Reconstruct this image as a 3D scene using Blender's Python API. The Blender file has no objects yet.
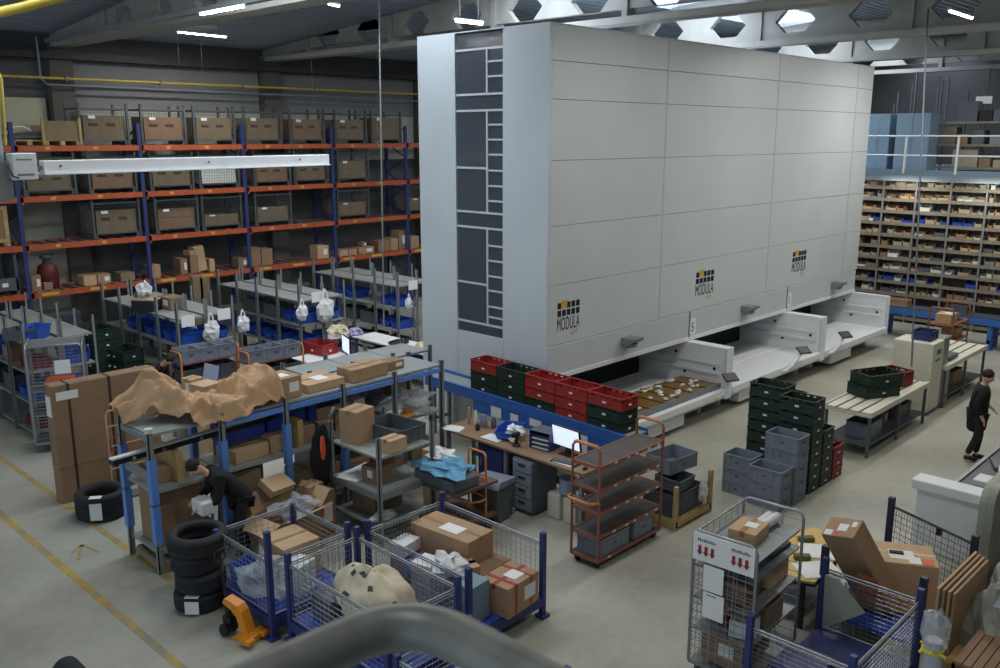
import bpy, bmesh, math, random
from mathutils import Vector, Matrix, Euler, noise
random.seed(7)
S = bpy.context.scene
COL = S.collection
PI = math.pi
H = 6.0            # eye height of the gallery camera, metres
FPX, PITCH, YAW = 890.0, math.radians(12.5), math.radians(44.0)

# ---------------------------------------------------------------- surveying: sight lines from the gallery
_h = (math.cos(YAW), math.sin(YAW))
_R = Vector((math.sin(YAW), -math.cos(YAW), 0))
_F = Vector((_h[0]*math.cos(PITCH), _h[1]*math.cos(PITCH), -math.sin(PITCH)))
_U = Vector((_h[0]*math.sin(PITCH), _h[1]*math.sin(PITCH), math.cos(PITCH)))
def _ray(px, py):
    return _F + _R*((px-500)/FPX) + _U*((334-py)/FPX)
def G(px, py, z=0.0):
    """the point at height z that the photograph shows there"""
    r = _ray(px, py); t = (z-H)/r.z
    return Vector((r.x*t, r.y*t, z))
def GX(px, py, x):
    r = _ray(px, py); t = x/r.x
    return Vector((x, r.y*t, H+r.z*t))
def GY(px, py, y):
    r = _ray(px, py); t = y/r.y
    return Vector((r.x*t, y, H+r.z*t))

# ---------------------------------------------------------------- materials
def lin(c):
    c = c/255.0
    return c/12.92 if c <= 0.04045 else ((c+0.055)/1.055)**2.4
MATS = {}
def mat(name, rgb, rough=0.6, metal=0.0, noise=0.12, scale=6.0, emit=0.0, bump=0.0, spec=0.5):
    if name in MATS: return MATS[name]
    m = bpy.data.materials.new(name); m.use_nodes = True
    nt = m.node_tree; b = nt.nodes['Principled BSDF']
    col = tuple(lin(c) for c in rgb)
    b.inputs['Roughness'].default_value = rough
    b.inputs['Metallic'].default_value = metal
    b.inputs['Specular IOR Level'].default_value = spec
    if noise > 0:
        tc = nt.nodes.new('ShaderNodeTexCoord'); n = nt.nodes.new('ShaderNodeTexNoise')
        n.inputs['Scale'].default_value = scale; n.inputs['Detail'].default_value = 4
        r = nt.nodes.new('ShaderNodeValToRGB')
        r.color_ramp.elements[0].position = 0.3; r.color_ramp.elements[1].position = 0.7
        r.color_ramp.elements[0].color = tuple(c*(1-noise) for c in col)+(1,)
        r.color_ramp.elements[1].color = tuple(min(1, c*(1+noise)) for c in col)+(1,)
        nt.links.new(tc.outputs['Object'], n.inputs['Vector'])
        nt.links.new(n.outputs['Fac'], r.inputs['Fac'])
        nt.links.new(r.outputs['Color'], b.inputs['Base Color'])
        if bump:
            bp = nt.nodes.new('ShaderNodeBump'); bp.inputs['Strength'].default_value = bump; bp.inputs['Distance'].default_value = 0.02
            nt.links.new(n.outputs['Fac'], bp.inputs['Height']); nt.links.new(bp.outputs['Normal'], b.inputs['Normal'])
    else:
        b.inputs['Base Color'].default_value = col+(1,)
    if emit:
        b.inputs['Emission Color'].default_value = col+(1,); b.inputs['Emission Strength'].default_value = emit
    MATS[name] = m
    return m
def film_mat(name, rgb, alpha=0.5, rough=0.25):
    """clear plastic film or window glass: partly see-through"""
    if name in MATS: return MATS[name]
    m = mat(name, rgb, rough, noise=0)
    m.node_tree.nodes['Principled BSDF'].inputs['Alpha'].default_value = alpha
    return m

M = dict(
 machine=mat('machine_white', (196,203,204), 0.42, noise=0.03, scale=1.0),
 skirt=mat('machine_skirt', (190,196,198), 0.45, noise=0.03),
 tray=mat('tray_white', (224,228,230), 0.4, noise=0.03),
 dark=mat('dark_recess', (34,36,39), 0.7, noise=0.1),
 black=mat('black_plastic', (24,24,26), 0.5, noise=0.1),
 steel=mat('galvanised_steel', (138,142,143), 0.42, 0.55, noise=0.1, scale=12),
 zinc=mat('zinc_wire', (150,155,158), 0.35, 0.6, noise=0.05),
 shelf=mat('shelf_grey', (128,133,133), 0.5, 0.15, noise=0.08, scale=3),
 shelftop=mat('shelf_plate', (146,151,147), 0.5, 0.1, noise=0.06, scale=2.0),
 rackblue=mat('rack_blue', (44,56,106), 0.5, noise=0.08),
 orange=mat('rack_orange', (176,82,48), 0.5, noise=0.1),
 cable=mat('cage_blue', (42,54,108), 0.5, noise=0.1),
 deckblue=mat('deck_blue', (42,70,156), 0.45, noise=0.1),
 convblue=mat('conveyor_blue', (52,102,174), 0.45, noise=0.06),
 sleeve=mat('sleeve_blue', (92,138,208), 0.5, noise=0.05),
 card=mat('cardboard', (166,136,104), 0.85, noise=0.08, scale=5),
 cardd=mat('cardboard_brown', (140,112,86), 0.85, noise=0.08, scale=5),
 cardl=mat('cardboard_tan', (186,156,120), 0.85, noise=0.07, scale=5),
 cardg=mat('cardboard_greyed', (128,112,88), 0.85, noise=0.1, scale=5),
 cardp=mat('cardboard_beige', (160,148,126), 0.85, noise=0.1, scale=5),
 tape=mat('parcel_tape', (150,112,70), 0.35, noise=0.03),
 redtape=mat('red_tape', (150,52,30), 0.4, noise=0.05),
 label=mat('paper_white', (226,226,222), 0.8, noise=0.02),
 red=mat('crate_red', (152,46,40), 0.5, noise=0.06),
 dred=mat('crate_dark_red', (124,34,38), 0.5, noise=0.06),
 green=mat('crate_green', (30,50,40), 0.5, noise=0.08),
 grey=mat('crate_grey', (122,130,140), 0.5, noise=0.05),
 dgrey=mat('crate_dark_grey', (84,90,94), 0.5, noise=0.06),
 blue=mat('bin_blue', (38,84,178), 0.45, noise=0.06),
 rubber=mat('tyre_rubber', (30,31,33), 0.75, noise=0.15, scale=15),
 yellow=mat('gas_yellow', (196,174,70), 0.45, noise=0.05),
 jackyel=mat('jack_orange', (226,142,26), 0.4, noise=0.05),
 trolley=mat('trolley_copper', (142,88,66), 0.45, 0.1, noise=0.08),
 trolleyh=mat('trolley_handle', (192,122,62), 0.4, noise=0.06),
 board=mat('trolley_board', (78,72,68), 0.6, noise=0.12),
 desk=mat('desk_brown', (134,106,80), 0.6, noise=0.1, scale=4),
 white=mat('white_paint', (214,216,214), 0.5, noise=0.03),
 cream=mat('cream_paint', (206,204,186), 0.5, noise=0.04),
 concrete=mat('beam_concrete', (150,149,141), 0.85, noise=0.08, scale=2.5),
 wood=mat('raw_wood', (172,146,96), 0.8, noise=0.15, scale=8),
 skin=mat('skin', (196,150,124), 0.6, noise=0.05),
 cloth=mat('black_cloth', (22,22,25), 0.9, noise=0.2, scale=20),
 trousers=mat('dark_trousers', (34,35,40), 0.9, noise=0.2, scale=20),
 hair=mat('dark_hair', (34,27,24), 0.8, noise=0.2, scale=40),
 kraft=mat('kraft_paper', (186,150,112), 0.8, noise=0.1, scale=6),
 pipe=mat('rail_pipe', (124,126,118), 0.42, 0.15, noise=0.18, scale=22),
 emblem=mat('emblem_yellow', (206,164,62), 0.5, noise=0),
 bag=mat('bag_white', (214,216,216), 0.4, noise=0.06, scale=14),
 screen=mat('screen_glow', (214,226,246), 0.4, noise=0, emit=0.75),
 lamp=mat('tube_lamp', (255,252,244), 0.4, noise=0, emit=14.0),
 skypane=mat('skylight_pane', (214,228,255), 0.4, noise=0, emit=3.2),
 alu=mat('white_channel', (222,224,222), 0.45, noise=0.03),
 brass=mat('brown_parts', (136,108,62), 0.35, 0.2, noise=0.45, scale=26, bump=0.4),
 spark=mat('clear_bags', (226,222,206), 0.2, noise=0.1),
 glassd=film_mat('tower_glass', (100,108,116), 0.35, 0.12),
 film=film_mat('plastic_film', (196,202,206), 0.42, 0.2),
 filmb=film_mat('blue_film', (108,170,202), 0.8, 0.25),
 paleblue=mat('pale_blue_panel', (116,138,152), 0.45, noise=0.04),
 wallgrey=mat('wall_panel_grey', (128,130,132), 0.7, noise=0.04, scale=1),
 walllight=mat('wall_panel_light', (176,178,172), 0.7, noise=0.04, scale=1),
 yellowtop=mat('yellow_board', (204,168,92), 0.6, noise=0.06),
 orangered=mat('orange_red', (214,92,44), 0.6, noise=0.05),
 paperblue=mat('file_blue', (44,54,104), 0.5, noise=0.06),
 greentag=mat('green_block', (84,96,48), 0.7, noise=0.08),
 tagyel=mat('tag_yellow', (222,206,60), 0.6, noise=0.05),
 bigpale=mat('pale_green_panel', (150,156,140), 0.6, noise=0.05),
 tarp=mat('tarpaulin_grey', (142,142,130), 0.5, noise=0.15, scale=5, bump=0.3),
 stone=mat('patterned_sack', (196,186,160), 0.8, noise=0.15, scale=6),
)

# ---------------------------------------------------------------- mesh builder
class MB:
    def __init__(s): s.v = []; s.f = []; s.m = []; s.sm = []
    def add(s, vs, fs, mi=0, smooth=False, mx=None):
        o = len(s.v)
        s.v += [tuple(mx @ Vector(v)) if mx else tuple(v) for v in vs]
        for f in fs:
            s.f.append([i+o for i in f]); s.m.append(mi); s.sm.append(smooth)
        return s
    def box(s, x0, y0, z0, x1, y1, z1, mi=0, mx=None):
        if x0 > x1: x0, x1 = x1, x0
        if y0 > y1: y0, y1 = y1, y0
        if z0 > z1: z0, z1 = z1, z0
        vs = [(x0,y0,z0),(x1,y0,z0),(x1,y1,z0),(x0,y1,z0),(x0,y0,z1),(x1,y0,z1),(x1,y1,z1),(x0,y1,z1)]
        return s.add(vs, [(0,3,2,1),(4,5,6,7),(0,1,5,4),(1,2,6,5),(2,3,7,6),(3,0,4,7)], mi, False, mx)
    def rbox(s, x0, y0, z0, x1, y1, z1, b=0.01, mi=0, mx=None):
        """box with chamfered edges"""
        bm = bmesh.new(); bmesh.ops.create_cube(bm, size=1)
        for v in bm.verts: v.co = Vector(((x0+x1)/2+v.co.x*(x1-x0), (y0+y1)/2+v.co.y*(y1-y0), (z0+z1)/2+v.co.z*(z1-z0)))
        bmesh.ops.bevel(bm, geom=bm.edges[:], offset=b, segments=2, affect='EDGES', profile=0.5)
        bm.verts.ensure_lookup_table()
        s.add([v.co[:] for v in bm.verts], [[v.index for v in f.verts] for f in bm.faces], mi, False, mx)
        bm.free(); return s
    def tube(s, pts, r, n=6, mi=0, mx=None, closed=False):
        pts = [Vector(p) for p in pts]; rs = r if isinstance(r, (list, tuple)) else [r]*len(pts)
        vs = []; k = len(pts); up = None
        for i, p in enumerate(pts):
            a = pts[i-1] if (i > 0 or closed) else p
            b = pts[(i+1) % k] if (i < k-1 or closed) else p
            t = (b-a)
            if t.length < 1e-9: t = Vector((0,0,1))
            t.normalize()
            if up is None:
                up = Vector((0,0,1)) if abs(t.z) < 0.9 else Vector((1,0,0))
            u = (up - t*up.dot(t))
            if u.length < 1e-6: u = t.orthogonal()
            u.normalize(); w = t.cross(u); up = u
            for j in range(n):
                a_ = 2*PI*(j+0.5)/n
                vs.append(p + (u*math.cos(a_)+w*math.sin(a_))*rs[i])
        fs = []
        for i in range(k if closed else k-1):
            for j in range(n):
                A = i*n+j; B = i*n+(j+1) % n; C = ((i+1) % k)*n+(j+1) % n; D = ((i+1) % k)*n+j
                fs.append((A,B,C,D))
        s.add(vs, fs, mi, n > 5, mx)
        if not closed:
            s.add([vs[j] for j in range(n)], [tuple(range(n-1,-1,-1))], mi, False, mx)
            s.add([vs[(k-1)*n+j] for j in range(n)], [tuple(range(n))], mi, False, mx)
        return s
    def bar(s, a, b, w=0.03, h=None, mi=0, mx=None):
        """rectangular bar from a to b"""
        a = Vector(a); b = Vector(b); h = h or w; t = (b-a).normalized()
        u = Vector((0,0,1)) if abs(t.z) < 0.95 else Vector((0,1,0))
        sd = t.cross(u).normalized(); u = sd.cross(t).normalized()
        vs = []
        for p in (a, b):
            for (i, j) in ((-1,-1),(1,-1),(1,1),(-1,1)): vs.append(p+sd*(i*w/2)+u*(j*h/2))
        return s.add(vs, [(0,1,2,3),(7,6,5,4),(0,4,5,1),(1,5,6,2),(2,6,7,3),(3,7,4,0)], mi, False, mx)
    def lathe(s, prof, n=20, mi=0, mx=None, smooth=True):
        vs = []; fs = []; k = len(prof)
        for (r, z) in prof:
            for j in range(n): vs.append((r*math.cos(2*PI*j/n), r*math.sin(2*PI*j/n), z))
        for i in range(k-1):
            for j in range(n): fs.append((i*n+j, i*n+(j+1) % n, (i+1)*n+(j+1) % n, (i+1)*n+j))
        s.add(vs, fs, mi, smooth, mx)
        if prof[0][0] > 1e-4: s.add(vs[:n], [tuple(range(n-1,-1,-1))], mi, False, mx)
        if prof[-1][0] > 1e-4: s.add(vs[-n:], [tuple(range(n))], mi, False, mx)
        return s
    def quad(s, a, b, c, d, mi=0): return s.add([a,b,c,d], [(0,1,2,3)], mi)
    def prism(s, poly, axis, a, b, mi=0, mx=None):
        """2-D polygon extruded along x, y or z"""
        def P(u, v, w): return {'x': (w,u,v), 'y': (u,w,v), 'z': (u,v,w)}[axis]
        n = len(poly)
        vs = [P(u,v,a) for u, v in poly]+[P(u,v,b) for u, v in poly]
        fs = [tuple(range(n)), tuple(range(2*n-1, n-1, -1))]+[(i, n+i, n+(i+1) % n, (i+1) % n) for i in range(n)]
        return s.add(vs, fs, mi, False, mx)
    def wires(s, o, u, v, nu, nv, r=0.003, mi=0):
        """welded mesh panel: o corner, u and v edge vectors"""
        o, u, v = Vector(o), Vector(u), Vector(v)
        for i in range(nu+1): s.tube([o+u*(i/nu), o+u*(i/nu)+v], r, 3, mi)
        for j in range(nv+1): s.tube([o+v*(j/nv), o+v*(j/nv)+u], r, 3, mi)
        return s
    def blob(s, c, rx, ry, rz, seed=0, rough=0.2, n=14, m=9, mi=0, mx=None, flat=0.0):
        """crumpled lump; flat presses its underside level"""
        rnd = random.Random(seed); ph = [rnd.uniform(0, 6.28) for _ in range(6)]
        vs = []; fs = []
        for i in range(m+1):
            th = PI*i/m
            for j in range(n):
                a = 2*PI*j/n
                k = 1+rough*(0.5*math.sin(3*a+ph[0]+2*th)+0.4*math.sin(5*a+ph[1]-3*th)+0.3*math.sin(7*th+ph[2]+a)+rnd.uniform(-.35,.35))
                if i in (0, m): k = 1
                z = math.cos(th)*rz*k
                if z < -rz*(1-flat): z = -rz*(1-flat)
                vs.append((c[0]+math.sin(th)*math.cos(a)*rx*k, c[1]+math.sin(th)*math.sin(a)*ry*k, c[2]+z))
        for i in range(m):
            for j in range(n): fs.append((i*n+j, (i+1)*n+j, (i+1)*n+(j+1) % n, i*n+(j+1) % n))
        return s.add(vs, fs, mi, False, mx)
    def build(s, name, mats, parent=None, label=None, cat=None, group=None, kind=None, loc=None, rot=None, shade=None):
        me = bpy.data.meshes.new(name); me.from_pydata(s.v, [], s.f)
        for m_ in (mats if isinstance(mats, (list, tuple)) else [mats]): me.materials.append(m_)
        me.polygons.foreach_set('material_index', s.m); me.polygons.foreach_set('use_smooth', s.sm); me.update()
        bm = bmesh.new(); bm.from_mesh(me); bmesh.ops.recalc_face_normals(bm, faces=bm.faces[:]); bm.to_mesh(me); bm.free()
        return link(me, name, parent, label, cat, group, kind, loc, rot)
def link(me, name, parent=None, label=None, cat=None, group=None, kind=None, loc=None, rot=None):
    o = bpy.data.objects.new(name, me); COL.objects.link(o)
    if parent: o.parent = parent
    if loc is not None: o.location = loc
    if rot is not None: o.rotation_euler = rot if not isinstance(rot, (int, float)) else (0,0,rot)
    tag(o, label, cat, group, kind)
    return o
def tag(o, label=None, cat=None, group=None, kind=None):
    if label: o['label'] = label
    if cat: o['category'] = cat
    if group: o['group'] = group
    if kind: o['kind'] = kind
def thing(name, label, cat, loc=(0,0,0), rot=0, group=None):
    return link(None, name, None, label, cat, group, None, loc, rot)
def kids(o): return [c for c in ALLKIDS.get(o.name, [])]
ALLKIDS = {}
def copy_tree(o, label=None, loc=None, rot=None, group=None, parent=None):
    c = o.copy(); COL.objects.link(c)
    if parent: c.parent = parent
    if label: c['label'] = label
    if group: c['group'] = group
    if loc is not None: c.location = loc
    if rot is not None: c.rotation_euler = rot if not isinstance(rot, (int, float)) else (0,0,rot)
    for ch in o.children: copy_tree(ch, parent=c)
    return c
def structure(mb, name, mats, label=None):
    return mb.build(name, mats, label=label, kind='structure')
def plate(outline, holes, t):
    """flat plate with holes as a mesh in its own x-y plane, thickness t"""
    cu = bpy.data.curves.new('plate', 'CURVE'); cu.dimensions = '2D'; cu.fill_mode = 'BOTH'; cu.extrude = t/2
    for lp in [outline]+holes:
        sp = cu.splines.new('POLY'); sp.points.add(len(lp)-1)
        for p, q in zip(sp.points, lp): p.co = (q[0], q[1], 0, 1)
        sp.use_cyclic_u = True
    o = bpy.data.objects.new('plate', cu); COL.objects.link(o)
    dg = bpy.context.evaluated_depsgraph_get(); me = bpy.data.meshes.new_from_object(o.evaluated_get(dg))
    bpy.data.objects.remove(o); bpy.data.curves.remove(cu)
    return me
def text_mesh(body, size, ext=0.001, cond=1.0):
    cu = bpy.data.curves.new('txt', 'FONT'); cu.body = body; cu.size = size; cu.extrude = ext; cu.align_x = 'CENTER'
    cu.space_character = 1.05
    o = bpy.data.objects.new('txt', cu); COL.objects.link(o)
    dg = bpy.context.evaluated_depsgraph_get(); me = bpy.data.meshes.new_from_object(o.evaluated_get(dg))
    bpy.data.objects.remove(o); bpy.data.curves.remove(cu)
    for v in me.vertices: v.co.x *= cond
    return me
def RZ(a, loc=(0,0,0)): return Matrix.Translation(loc) @ Matrix.Rotation(a, 4, 'Z')
WORLD, SKYP, HALLP, EXPO = 0.8, 170, 95, 0.25
# ================================================================ THE SETTING
def floor_material():
    m = bpy.data.materials.new('screed_floor'); m.use_nodes = True; nt = m.node_tree; b = nt.nodes['Principled BSDF']
    tc = nt.nodes.new('ShaderNodeTexCoord')
    n1 = nt.nodes.new('ShaderNodeTexNoise'); n1.inputs['Scale'].default_value = 0.55; n1.inputs['Detail'].default_value = 5
    n2 = nt.nodes.new('ShaderNodeTexNoise'); n2.inputs['Scale'].default_value = 7; n2.inputs['Detail'].default_value = 6
    mx = nt.nodes.new('ShaderNodeMath'); mx.operation = 'MULTIPLY_ADD'; mx.inputs[1].default_value = 0.3
    r = nt.nodes.new('ShaderNodeValToRGB')
    r.color_ramp.elements[0].position = 0.42; r.color_ramp.elements[1].position = 0.88
    r.color_ramp.elements[0].color = (lin(146),lin(144),lin(131),1); r.color_ramp.elements[1].color = (lin(180),lin(178),lin(164),1)
    for n in (n1, n2): nt.links.new(tc.outputs['Object'], n.inputs['Vector'])
    nt.links.new(n2.outputs['Fac'], mx.inputs[0]); nt.links.new(n1.outputs['Fac'], mx.inputs[2])
    nt.links.new(mx.outputs[0], r.inputs['Fac']); nt.links.new(r.outputs['Color'], b.inputs['Base Color'])
    b.inputs['Roughness'].default_value = 0.42; b.inputs['Specular IOR Level'].default_value = 0.35
    return m
def worn_yellow():
    m = bpy.data.materials.new('worn_yellow_paint'); m.use_nodes = True; nt = m.node_tree; b = nt.nodes['Principled BSDF']
    tc = nt.nodes.new('ShaderNodeTexCoord'); n = nt.nodes.new('ShaderNodeTexNoise'); n.inputs['Scale'].default_value = 5; n.inputs['Detail'].default_value = 8
    r = nt.nodes.new('ShaderNodeValToRGB'); r.color_ramp.elements[0].position = 0.38; r.color_ramp.elements[1].position = 0.62
    r.color_ramp.elements[0].color = (lin(146),lin(138),lin(112),1); r.color_ramp.elements[1].color = (lin(186),lin(152),lin(58),1)
    nt.links.new(tc.outputs['Object'], n.inputs['Vector']); nt.links.new(n.outputs['Fac'], r.inputs['Fac'])
    nt.links.new(r.outputs['Color'], b.inputs['Base Color']); b.inputs['Roughness'].default_value = 0.6
    return m
structure(MB().box(-8,-10,-0.2,42,26.2,0), 'floor', floor_material())
WY = worn_yellow()
ml = MB(); ml.box(4.02,2,0.0,4.12,19.5,0.004)
structure(ml, 'floor_marking', WY)
ml = MB(); ml.box(4.91,11.1,0.0,5.01,20.5,0.004)
structure(ml, 'floor_marking', WY)
ml = MB()
a = G(72,553); b_ = G(82,545); c_ = G(98,552); d_ = G(78,560)
for p, q in ((a,b_),(b_,c_),(b_,d_)): ml.bar(p+Vector((0,0,.002)), q+Vector((0,0,.002)), .05, .004)
structure(ml, 'floor_marking', WY)
ml = MB(); ml.bar(G(488,524)+Vector((0,0,.002)), G(512,512)+Vector((0,0,.002)), .08, .004); structure(ml, 'floor_marking', WY)

RIDGE, RZ0, SLOPE = 13.7, 9.62, 0.08
def roof_z(y): return RZ0 - (SLOPE*(y-RIDGE) if y > RIDGE else .05*(RIDGE-y))
def deck(y0, y1, x0, x1, mb):
    y = y0; prof = []
    while y < y1:
        for dy, dz in ((0,0),(0.09,0),(0.13,0.07),(0.24,0.07)):
            if y+dy <= y1: prof.append((y+dy, roof_z(y+dy)+dz))
        y += 0.28
    vs = [(x0,a_,b_) for a_, b_ in prof]+[(x1,a_,b_) for a_, b_ in prof]; n = len(prof)
    mb.add(vs, [(i,i+1,n+i+1,n+i) for i in range(n-1)])
deckm = mat('steel_deck', (146,156,168), 0.45, 0.35, noise=0.06)
dk = MB(); deck(14.9, 26.1, -8, 42, dk); deck(-10, 12.5, -8, 42, dk)
dk.box(-8,12.5,9.5,6,14.9,9.62)
structure(dk, 'ceiling', deckm)
# upstand kerbs and panes of the ridge skylights, one bay between each pair of beams
BX = (9.6, 16.0, 22.4, 28.8, 35.2)
for i, (xa, xb) in enumerate(zip((3.2,)+BX, BX+(41.6,))):
    k = MB()
    for y in (12.5, 14.86): k.box(xa,y,roof_z(y)-.04,xb,y+.04,9.95)
    for x in (xa+.25, xb-.3): k.box(x,12.5,9.62,x+.05,14.9,9.95)
    k.box((xa+xb)/2-.04,12.5,9.86,(xa+xb)/2+.04,14.9,9.95)
    structure(k, 'trim_%d' % (i+1), M['white'])
    structure(MB().box(xa,12.5,9.95,xb,14.9,9.97), 'window_%d' % (i+1), M['skypane'])
HOLES = {9.6: 17.42, 16.0: 10.75, 22.4: 7.3, 28.8: 7.6, 35.2: 7.0}
for x in BX:
    out = [(-9.7, 8.38), (25.8, 8.38), (25.8, roof_z(25.8)), (RIDGE, RZ0), (-9.7, roof_z(-9.7))]
    hs = []; c0 = HOLES[x]-1.92*8; pil = []
    for k in range(30):
        c = c0+1.92*k
        if not -9 < c < 22.5: continue
        pil.append(c+0.96)
        w, hh = (0.54, 0.28) if x > 10 else (.5, .26)
        zc = 8.88 if x > 10 else 8.7
        hs.append([(c-w,zc),(c-.27,zc-hh),(c+.27,zc-hh),(c+w,zc),(c+.27,zc+hh),(c-.27,zc+hh)])
    me = plate(out, hs, 0.16)
    mb = MB()
    mb.add([(x+v.co.z, v.co.x, v.co.y) for v in me.vertices], [list(p.vertices) for p in me.polygons])
    mb.box(x-.24,-10,8.30,x+.24,25.8,8.44)
    for q in pil[::2]: mb.box(x-.15,q-.07,8.44,x+.15,q+.07,roof_z(q)-.02)
    structure(mb, 'ceiling_beam', M['concrete'])
# left outer wall with columns, sandwich panels, gutter
w = MB()
w.box(-8,25.8,0,42,26.1,8.66,0)
structure(w, 'wall_left', mat('wall_dark_grey', (88,89,90), 0.75, noise=0.05, scale=1))
for x in (9.6, 16.0, 22.4, 28.8):
    structure(MB().box(x-.3,25.45,0,x+.3,25.8,8.4), 'wall_column', mat('column_concrete',(92,90,84),.85,noise=.06))
for i, (xa, xb) in enumerate(((9.95,15.65),(16.35,22.05),(22.75,28.45))):
    structure(MB().box(xa,25.72,6.75,xb,25.8,8.0), 'wall_panel', M['wallgrey'])
    structure(MB().box(xa,25.74,5.2,xb,25.8,6.72), 'wall_panel', M['walllight'])
structure(MB().box(8.0,25.7,5.3,9.2,25.8,7.0), 'wall_panel', mat('wall_panel_beige', (178,176,150), 0.7, noise=0.03))
structure(MB().box(-8,25.25,8.0,42,25.7,8.18), 'trim_7', mat('gutter_dark', (52,53,55), 0.6))
structure(MB().box(8.3,25.65,0,9.4,25.8,4.6), 'door_1', mat('wall_panel_pale', (168,168,154), 0.7, noise=0.03))
structure(MB().box(-8,-10,0,42,-9.7,8.4), 'wall_right', mat('wall_dark_grey', (88,89,90)))  # unseen wall, added to keep side daylight off the tower front
# far wall behind the gallery
structure(MB().box(41.5,-10,0,41.8,26,9.6), 'wall_far', mat('wall_far_dark', (92,89,83), 0.8, noise=0.08, scale=.6))

# ================================================================ pipes, cables and lamps
def pipe(name, pts, r, m, label, cat='pipe', n=8): 
    return MB().tube(pts, r, n).build(name, m, label=label, cat=cat)
ya = GY(0,75,25.3); yb = GY(418,95,25.3)
gz = (ya.z+yb.z)/2
pp = thing('gas_pipe', 'long yellow pipe running along the left wall above the racking', 'pipe')
MB().tube([(6.0,25.2,gz),(30,25.2,gz)], .034, 8).build('pipe_run', M['yellow'], pp)
for x in (9.6,12.2,14.8,17.4,20,22.6):
    MB().box(x-.02,25.14,gz-.06,x+.02,25.33,gz+.06).build('pipe_clip', M['steel'], pp)
wz = GY(100,87,25.4).z
pipe('water_pipe', [(GY(38,80,25.4).x,25.2,8.5), (GY(38,80,25.4).x,25.2,wz+.15), (GY(38,80,25.4).x+.15,25.2,wz), (27,25.2,wz-.1)], .03, M['grey'], 'thin pale pipe bending along the left wall below the yellow pipe')
# swing jib by the left edge
jb = thing('swing_jib', 'white crane jib arm with grey post and junction box at the left edge', 'crane')
j0 = Vector((4.93,14.21,5.55)); j1 = Vector((10.64,15.09,5.555))
d = (j1-j0); ang = math.atan2(d.y, d.x)
mb = MB(); mb.rbox(0,-.07,-.105,d.length,.07,.105,.012); mb.box(0,-.11,-.105,d.length,.11,-.085)
mb.build('jib_arm', M['alu'], jb, loc=j0, rot=ang)
mb = MB()
for t in (.25,2.9,5.0): mb.tube([(t,-.075,.02),(t,-.08,.02)],.02,6)
mb.build('bolt', M['black'], jb, loc=j0, rot=ang)
pb = j0 - d.normalized()*.62
mb = MB(); mb.tube([(pb.x,pb.y,5.35),(pb.x,pb.y,9.4)], .085, 12); mb.tube([(pb.x,pb.y,7.2),(pb.x,pb.y,7.26)], .1, 12)
mb.build('jib_post', mat('post_bluegrey', (150,158,168), .4, .3), jb)
mb = MB(); mb.box(-.5,-.03,-.03,.05,.03,.03); mb.box(-.75,-.12,-.45,-.5,.12,.1); mb.box(-.9,-.1,-.25,-.55,.1,-.18); mb.tube([(-.8,0,-.4),(-.8,0,.2)],.06,8)
mb.build('jib_bracket', M['steel'], jb, loc=j0, rot=ang)
mb = MB(); mb.rbox(-.52,-.2,-.16,-.16,-.02,.22,.015)
bx = mb.build('junction_box', M['white'], jb, loc=j0, rot=ang)
MB().box(-.46,-.203,-.1,-.22,-.2,-.07).build('lid_seam', M['steel'], bx); MB().box(-.46,-.203,.12,-.24,-.2,.14).build('lid_seam', M['steel'], bx)
MB().tube([(-.5,-.05,0),(-.58,-.2,.05),(-.55,-.24,-.1),(-.45,-.2,-.13)],.012,6).build('cable', M['black'], jb, loc=j0, rot=ang)
pipe('air_pipe', [tuple(GX(-8,14,4.5)), tuple(GX(20,8,4.9)), tuple(GX(80,-8,5.6))], .075, M['yellow'], 'thick yellow pipe crossing the top left corner')
pipe('air_pipe', [tuple(GX(-3,70,4.45)), tuple(GX(1,80,4.45)), tuple(GX(5,145,4.45))], .026, M['yellow'], 'thin yellow pipe dropping beside the grey jib post')
for (p, q, xx) in (((78,0),(90,165),7.5),((700/4,20),(722/4,150),12),((797/4,20),(800/4,100),13)):
    a = GX(*p, xx); a2 = GX(*q, xx)
    pass
# pull cords and drop cables
c = G(384,330,1.0)
c2 = G(379,0,9.2)
pipe('drop_cable', [(c.x,c.y,1.0),tuple(c2)], .022, M['steel'], 'pale drop cable hanging in front of the left racking', 'cable', 6)
c = G(912,362,1.55)
c2 = G(928,9,8.75)
pipe('drop_cable', [(c.x,c.y,1.45),tuple(c2)], .02, M['dgrey'], 'grey drop cable hanging to the cream cabinet', 'cable', 6)
for i, (px, py, y) in enumerate(((176,20,20),(199,20,20),(310,30,20))):
    a = GY(px, py, 20)
    MB().tube([(a.x,20,roof_z(20)),(a.x,20,6.6)],.0025,4).build('hanging_wire', M['steel'], label=('thin hanging wire left of the left tube lamp', 'thin hanging wire beside the left tube lamp', 'thin hanging wire near the white jib tip')[i], cat='wire')
def tube_lamp(a, b, label, power=60, vis=True):
    a, b = Vector(a), Vector(b); d = b-a; L = d.length; ang = math.atan2(d.y, d.x); mid = (a+b)/2
    t = thing('tube_lamp', label, 'lamp', mid, ang, 'tube lamps under the roof')
    MB().rbox(-L/2-.03,-.035,.012,L/2+.03,.035,.06,.01).build('housing', M['white'], t)
    MB().tube([(-L/2,0,0),(L/2,0,0)], .024, 8).build('tube', M['lamp'], t)
    s = MB()
    for x in (-L*.35, L*.35): s.tube([(x,0,.06),(x,0,max(.1, roof_z(mid.y)-mid.z-.01))],.006,4)
    s.build('suspension_wire', M['steel'], t)
    ld = bpy.data.lights.new('tube_light', 'AREA'); ld.shape = 'RECTANGLE'; ld.size = L; ld.size_y = .12; ld.energy = power; ld.color = (1.0,0.96,0.88)
    lo = bpy.data.objects.new('tube_light', ld); COL.objects.link(lo); lo.location = (mid.x, mid.y, mid.z-.06); lo.rotation_euler = (0,0,ang)
    return t
LP = 95
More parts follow.
